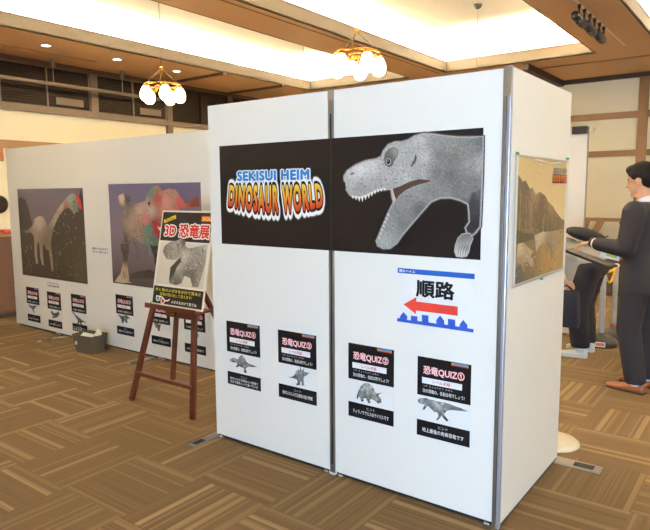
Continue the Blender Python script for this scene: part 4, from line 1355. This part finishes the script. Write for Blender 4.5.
hand(b, LWR, (.97, -.08, -.16), (.15, -.12, -1), (.1, -1, .1), (.35, .55, .45))
hand(b, RWR, (.72, .70, .12), (-.1, -.1, 1), (.75, -.65, 0), (.25, .5, .4))
LA, RA = (-.055, .105, .085), (-.055, -.115, .085)
for s, an in ((1, LA), (-1, RA)):
    b.chain([(0, s * .085, .92), (.025, s * .10, .50), an], [.085, .058, .042])
    b.capsule((an[0], an[1], .06), .034, (.08, an[1], .03), .018)
mb_ = fuse(b, 'body', 'skin', man, .0055, 5)
fI = lambda p: (p - Vector((.02, 0, 1.52)))
def inv(p):
    x, z = p.x - .02, p.z - 1.52
    return Vector((.02 + x * math.cos(HT) - z * math.sin(HT), p.y, 1.52 + x * math.sin(HT) + z * math.cos(HT)))
def near(c, r):
    c = Vector(c)
    return lambda p: p.z > 1.45 and sum(((a_ - b_) / r_) ** 2 for a_, b_, r_ in zip(inv(p), c, r)) < 1
paint_face(mb_, [('eye', near((.100, .030, 1.650), (.03, .012, .006))), ('eye', near((.100, -.030, 1.650), (.03, .012, .006))),
                 ('hair', near((.105, .031, 1.669), (.03, .019, .004))), ('hair', near((.105, -.031, 1.669), (.03, .019, .004))),
                 ('lip', near((.11, 0, 1.583), (.03, .021, .006)))])
h = MB()
h.ball(HM((-.002, 0, 1.705)), (.107, .087, .090), R_, 22).ball(HM((-.045, 0, 1.655)), (.064, .078, .08), R_, 18).ball(HM((.06, 0, 1.745)), (.055, .07, .036), R_)
h.ball(HM((.078, .03, 1.735)), (.03, .03, .022), R_).ball(HM((.08, -.02, 1.738)), (.03, .035, .022), R_)
for s in (1, -1):
    h.ball(HM((.03, s * .07, 1.69)), (.03, .014, .035), R_)
fuse(h, 'hair', 'hair', man, .006, 3)
def ring(c, rx, ry, nseg=28, tilt=0):
    return [(c[0] + rx * math.cos(i * math.tau / nseg), c[1] + ry * math.sin(i * math.tau / nseg), c[2] + tilt * math.cos(i * math.tau / nseg)) for i in range(nseg)]
j = MB()
j.loft([ring((-.01, 0, .775), .148, .196), ring((-.005, 0, .88), .146, .194), ring((0, 0, 1.0), .132, .178), ring((.0, 0, 1.1), .124, .170), ring((.005, 0, 1.22), .138, .185), ring((.0, 0, 1.34), .138, .20), ring((-.01, 0, 1.42), .112, .198), ring((-.015, 0, 1.465), .085, .13), ring((-.012, 0, 1.485), .07, .075)])
j.chain([LS, LE, (.27, .165, 1.148)], [.086, .070, .053], 16).chain([RS, RE, (.17, -.13, 1.058)], [.086, .070, .053], 16)
jo = fuse(j, 'jacket', 'suit', man, .009, 6)
la = MB()
for s in (1, -1):
    la.loft([[(.058, s * .052, 1.478), (.095, s * .07, 1.43), (.085, s * .10, 1.43), (.045, s * .075, 1.485)], [(.140, s * .03, 1.30), (.147, s * .028, 1.28), (.140, s * .085, 1.30), (.132, s * .08, 1.31)], [(.132, 0, 1.12), (.138, 0, 1.12), (.137, s * .012, 1.13), (.131, s * .012, 1.13)]])
la.build('lapel', 'suit', jo, True)
bt = MB()
for z_ in (1.09, .98):
    bt.lathe([(0, 0), (.009, 0), (.009, .003), (0, .004)], 12, (.124 if z_ > 1 else .131, -.004, z_), (1, 0, 0))
bt.build('button', 'black_metal', jo)
sh = MB()
sh.loft([ring((-.004, 0, 1.465), .076, .078, tilt=-.016), ring((.0, 0, 1.49), .068, .070, tilt=-.02), ring((.006, 0, 1.512), .064, .065, tilt=-.024)], caps=False)
sh.loft([[(.072, .05, 1.47), (.072, -.05, 1.47), (.05, -.04, 1.48), (.05, .04, 1.48)], [(.137, .02, 1.28), (.137, -.02, 1.28), (.11, -.02, 1.28), (.11, .02, 1.28)]])
so_ = sh.build('shirt', 'shirt', man, True)
cf_ = MB()
for a_, b_ in (((.27, .165, 1.148), LWR), ((.17, -.13, 1.058), RWR)):
    a_, b_ = Vector(a_), Vector(b_)
    d_ = (b_ - a_).normalized()
    cf_.tube([a_ - d_ * .01, a_ + d_ * .040], [.047, .044], 18)
cf_.build('cuff', 'shirt', so_, True)
wv = Vector(LWR) - Vector((.27, .165, 1.148))
wp = Vector(LWR) - wv.normalized() * .012
wt = MB().tube([wp - wv.normalized() * .013, wp + wv.normalized() * .013], [.040, .038], 18)
wt.ball(wp + Vector((0, .005, .038)), (.018, .018, .006))
wt.build('watch', 'black_metal', man, True)
t = MB()
t.ball((-.005, 0, .90), (.125, .165, .12))
for s, an in ((1, LA), (-1, RA)):
    t.chain([(0, s * .085, .90), (.03, s * .102, .50), (an[0] + .012, an[1], .105)], [.105, .090, .080], 18)
fuse(t, 'trousers', 'trouser', man, .009, 6, .075)
for an in (LA, RA):
    MB().tube([(an[0], an[1], .055), (an[0] + .004, an[1], .13)], .046, 14).build('sock', 'shirt', man, True)
    shoe('leather', 'shoe', man, (an[0] + .005, an[1]), 0, .30)
tag(man, 'man in a dark suit and tan shoes standing at the right edge, looking down', 'person')

tb = empty('tablet', (-1.215, 5.27, 1.025), (math.radians(-2), math.radians(18), math.radians(-4)))
MB().box((-.19, -.12, -.009), (.19, .12, .009), .004).build('casing', 'tablet', tb)
MB().box((-.175, -.105, .009), (.175, .105, .0105)).build('screen', 'grey_plastic', tb)
tag(tb, 'flat dark tablet held level between the hands of the man in the suit', 'tablet')
lf = empty('leaflet', (-1.075, 5.33, 1.065), (math.radians(55), math.radians(14), math.radians(12)))
MB().box((-.075, -.05, -.0008), (.075, .05, .0008)).build('sheet', 'paper', lf)
a = Art()
a.bm.verts.ensure_lookup_table()
gp = MB().box((-.03, -.03, .0008), (.05, .015, .0014)).build('green_print', surf('lime_print', (186, 192, 90), .6), lf)
a.bm.free()
tag(lf, 'white leaflet with a lime green patch held at the belly of the suited man', 'leaflet')

# --- the visitor bending forward, mostly hidden by the side panel
vis = empty('person', (-1.45, 6.14, 0), (0, 0, math.radians(180)))
b = MB()
b.ball((-.06, 0, .88), (.13, .16, .13)).ball((.06, 0, .94), (.15, .15, .11)).ball((.22, 0, 1.0), (.16, .165, .11))
b.capsule((.32, .15, 1.0), .058, (.32, -.15, 1.0), .058).capsule((.36, 0, 1.02), .058, (.46, 0, 1.03), .052)
b.ball((.56, 0, 1.03), (.085, .075, .1), Matrix.Rotation(math.radians(60), 3, 'Y'), 18).ball((.60, 0, .98), (.06, .056, .07))
b.capsule((.655, 0, 1.0), .01, (.66, 0, .985), .012)
for s in (1, -1):
    b.ball((.55, s * .076, 1.0), (.02, .009, .03))
    b.chain([(-.03, s * .09, .86), (.04, s * .11, .47), (-.01, s * .135, .085)], [.09, .062, .042])
    b.capsule((-.01, s * .135, .06), .032, (.09, s * .135, .03), .018)
b.chain([(.32, .18, .98), (.27, .235, .80), (.13, .215, .725)], [.048, .038, .026])
b.chain([(.32, -.18, .98), (.42, -.21, .78), (.56, -.12, .72)], [.048, .038, .026])
hand(b, (.13, .215, .725), (-.55, 0, -.85), (.6, 0, -.4), (-.8, 0, .5), (.6, .8, .6), .95)
hand(b, (.56, -.12, .72), (.9, .3, .1), (0, 0, -1), (.2, 1, 0), (.3, .4, .4), .95)
vb = fuse(b, 'body', 'skin', vis, .0065, 4)
def nearv(c, r):
    return lambda p: sum(((a_ - b_) / r_) ** 2 for a_, b_, r_ in zip(p, c, r)) < 1
paint_face(vb, [('eye', nearv((.64, .03, 1.012), (.03, .013, .007))), ('eye', nearv((.64, -.03, 1.012), (.03, .013, .007))), ('lip', nearv((.655, 0, .955), (.03, .02, .007)))])
h = MB()
h.ball((.535, 0, 1.055), (.105, .09, .085), Matrix.Rotation(math.radians(60), 3, 'Y')).ball((.50, 0, 1.0), (.05, .085, .08))
fuse(h, 'hair', 'hair', vis, .007, 3)
k_ = MB()
k_.ball((-.03, 0, .93), (.15, .19, .12)).ball((.07, 0, .965), (.17, .18, .125)).ball((.23, 0, 1.01), (.17, .195, .12))
k_.capsule((.32, .16, 1.0), .078, (.32, -.16, 1.0), .078)
k_.loft([[(.22, s_ * .16, .93) for s_ in (1, -1)] + [(-.06, s_ * .16, .88) for s_ in (-1, 1)], [(.13, s_ * .14, .72) for s_ in (1, -1)] + [(.04, s_ * .14, .71) for s_ in (-1, 1)]])
k_.chain([(.32, .18, .98), (.28, .235, .83)], [.072, .06]).chain([(.32, -.18, .98), (.40, -.21, .82)], [.072, .06])
fuse(k_, 'sweater', 'grey_knit', vis, .010, 6)
t = MB()
t.ball((-.07, 0, .86), (.14, .175, .12))
for s in (1, -1):
    t.chain([(-.05, s * .09, .84), (.035, s * .115, .47), (-.01, s * .135, .125)], [.115, .10, .088], 16)
fuse(t, 'trousers', 'black_cloth', vis, .010, 6, .10)
for s in (1, -1):
    MB().tube([(-.01, s * .135, .05), (-.008, s * .135, .14)], .045, 12).build('sock', 'shirt', vis, True)
    shoe('white_shoe', 'shoe', vis, (-.01, s * .135), math.radians(8 * s), .27, .095, .08, 'white_shoe')
tag(vis, 'visitor in grey top, black trousers and white sneakers bending behind the side panel', 'person')
bp = empty('backpack', (-1.47, 6.14, 1.14), (0, math.radians(14), 0))
q = MB()
q.ball((0, 0, .015), (.19, .14, .062)).ball((.07, 0, .0), (.12, .13, .05))
fuse(q, 'bag', 'black_cloth', bp, .008, 4)
MB().tube([(-.12, .10, .03), (-.22, .13, -.03), (-.24, .13, -.11)], .014, 8).build('strap', 'black_cloth', bp, True)
MB().tube([(.16, .02, .03), (.19, .02, .055), (.19, -.02, .055), (.16, -.02, .03)], .006, 8).build('grab_handle', 'black_cloth', bp, True)
tag(bp, 'black backpack lying on the back of the bending visitor', 'backpack')
tt = empty('tote_bag', (-1.555, 5.905, 0), (0, 0, math.radians(-6)))
tm = MB()
tm.loft([rr(.12, .045, .30, .03), rr(.125, .055, .36, .03), rr(.115, .04, .60, .02), rr(.105, .012, .645, .008), rr(.095, .006, .645, .004), rr(.10, .03, .58, .015)])
auto_smooth(tm.build('bag', 'navy', tt))
tm = MB()
for y_ in (-.012, .012):
    tm.tube([(-.06, y_, .63), (-.05, y_, .66), (-.005, y_ * .5, .695), (.04, y_, .66), (.055, y_, .63)], .006, 8)
tm.build('handle', 'navy', tt, True)
tag(tt, 'dark navy tote bag hanging from the hand of the bending visitor', 'bag')

# ------------------------------------------------------------------ chain stands
def stand(x, y, label, sticker):
    root = empty('chain_stand', (x, y, 0))
    MB().lathe([(0, 0), (.155, 0), (.16, .015), (.15, .06), (.10, .095), (.045, .105), (.034, .13), (0, .13)], 28).build('weight', 'weight', root, True)
    MB().lathe([(0, .12), (.027, .12), (.027, .765), (.033, .77), (.033, .79), (.02, .802), (0, .805)], 18).build('pole', 'white_pipe', root, True)
    if sticker:
        MB().bar((-.02, -.1605, .04), (.075, -.1505, .04), .050, .004, up=(0, 1, 0)).build('label', 'paper', root)
        MB().bar((-.01, -.1630, .042), (.065, -.1550, .042), .030, .004, up=(0, 1, 0)).build('label_print', 'orange_label', root)
    else:
        MB().lathe([(.0285, .128), (.0285, .155), (.027, .155)], 18).build('collar', 'red', root, True)
    return tag(root, label, 'stand', 'white chain stands')
stand(-1.385, 6.60, 'white chain stand with an orange label on its dark base, nearest of three', True)
stand(-1.35, 7.00, 'white chain stand with a red collar, just left of the suited man', False)
stand(-.985, 7.22, 'chain stand whose dark base shows behind the legs of the suited man', False)
ch = MB()
def catenary(p, q, sag, m=18):
    p, q = Vector(p), Vector(q)
    return [p + (q - p) * (i / m) - Vector((0, 0, sag * 4 * (i / m) * (1 - i / m))) for i in range(m + 1)]
for sag in (.012, .13):
    pts = catenary((-1.383, 6.636, .755), (-1.352, 6.964, .755), sag, 22)
    ch.tube(pts, .007, 6)
    for i in range(0, 22, 1):
        a_, b_ = pts[i], pts[i + 1]
        mid = (a_ + b_) / 2
        dd = (b_ - a_).normalized()
        sd = Vector((1, 0, 0)) if i % 2 else dd.cross(Vector((1, 0, 0))).normalized()
        ch.tube([mid + dd * .020 * math.cos(t * math.tau / 8) + sd * .011 * math.sin(t * math.tau / 8) for t in range(8)], .004, 5, closed=True)
tag(ch.build('plastic_chain', 'yellow', None, True), 'yellow plastic chain slung between the two white chain stands', 'chain')

# ------------------------------------------------------------------ far background
rf = empty('wooden_railing', (-2.2, 10.62, 0))
g = MB()
g.box((-2.4, -.03, 1.075), (2.2, .04, 1.13)); g.build('top_rail', 'wood', rf)
MB().box((-2.4, -.02, .66), (2.2, .03, .755)).build('lower_rail', 'wood', rf)
for x0, x1 in ((-.33, -.42), (-.10, -.30), (.20, .33), (.75, .6), (1.1, 1.3), (-.9, -.75), (-1.3, -1.5)):
    MB().bar((x1, 0, .70), (x0, 0, 1.10), .10, .04, up=(0, 1, 0)).build('brace', 'wood', rf)
for x0 in (-2.3, -1.1, .6, 2.1):
    MB().box((x0 - .04, -.02, 0), (x0 + .04, .03, .70)).build('leg', 'wood', rf)
tag(rf, 'low brown wooden railing with slanted braces at the far wall', 'railing')
cb = empty('cabinet', (-1.86, 10.0, 0))
MB().box((-.25, -.2, .04), (.22, .2, .62), .004).build('body', 'dark_wood', cb)
MB().box((-.235, -.215, .06), (.205, -.2, .60)).build('door', 'dark_wood', cb)
MB().box((-.23, -.18, 0), (.2, .18, .04)).build('plinth', 'black_edge', cb)
tag(cb, 'low dark cabinet far behind the white chain stands', 'cabinet')

# left edge, glimpsed between the rear panels and the window wall
ct = empty('cabinet', (-8.10, 3.55, 0))
MB().box((-.24, -.62, .06), (.24, .52, 1.04), .004).build('body', 'dark_wood', ct)
MB().box((-.255, -.64, 1.04), (.255, .54, 1.072), .004).build('top', 'wood', ct)
dr = MB().box((.24, -.60, .10), (.256, -.06, 1.0), .002).build('door', 'dark_wood', ct)
MB().box((.256, -.12, .55), (.268, -.10, .67)).build('handle', 'brass', dr)
dr = MB().box((.24, -.04, .10), (.256, .50, 1.0), .002).build('door', 'dark_wood', ct)
MB().box((.256, .0, .55), (.268, .02, .67)).build('handle', 'brass', dr)
MB().box((-.22, -.60, 0), (.22, .5, .06)).build('plinth', 'black_edge', ct)
tag(ct, 'dark brown cabinet glimpsed at the left edge beside the rear panels', 'cabinet')
rb = MB()
rb.box((-.10, -.07, 0), (.10, .07, .018), .003)
rb.box((-.09, -.06, .018), (.08, .065, .032), .003)
tag(rb.build('stacked_booklets', 'red', None, False, (-8.22, 4.0, 1.0725)), 'red booklets stacked on the brown cabinet at the left edge', 'booklets')
bx = empty('wall_box', (-8.355, 3.88, 2.0))
MB().box((.05, -.14, 0), (.17, .14, .19), .004).build('body', surf('orange_wood', (150, 92, 54), .5, var=.15), bx)
MB().box((-.01, -.1, .05), (.05, .1, .15)).build('bracket', 'dark_wood', bx)
tag(bx, 'small orange-brown wooden box fixed under the wall beam at the left edge', 'box')
ck = empty('round_wall_object', (-8.345, 3.98, 1.44), (0, math.radians(90), 0))  # plain disc made up for a dark round shape of unknown kind
MB().lathe([(0, -.02), (.11, -.02), (.12, 0), (.12, .03), (.105, .04), (0, .04)], 32).build('case', 'black_metal', ck, True)
MB().lathe([(0, .041), (.095, .041), (.095, .043), (0, .043)], 32).build('face', 'glass_dark', ck)
tag(ck, 'dark round object on the pale wall at the left edge, half hidden by the panel', 'wall object')
chs = empty('chair', (-8.02, 4.34, 0), (0, 0, math.radians(-100)))
MB().box((-.2, -.2, .43), (.2, .2, .47), .015).build('seat', 'navy', chs)
MB().box((-.19, .17, .55), (.19, .20, .86), .015).build('backrest', 'navy', chs)
for sx in (-.18, .18):
    MB().tube([(sx, .2, 0), (sx, .19, .45), (sx, .185, .80)], .012, 8).build('leg', 'steel', chs, True)
    MB().tube([(sx, -.2, 0), (sx, -.17, .44)], .012, 8).build('leg', 'steel', chs, True)
tag(chs, 'navy chair with grey metal legs glimpsed behind the left end of the rear panels', 'chair')
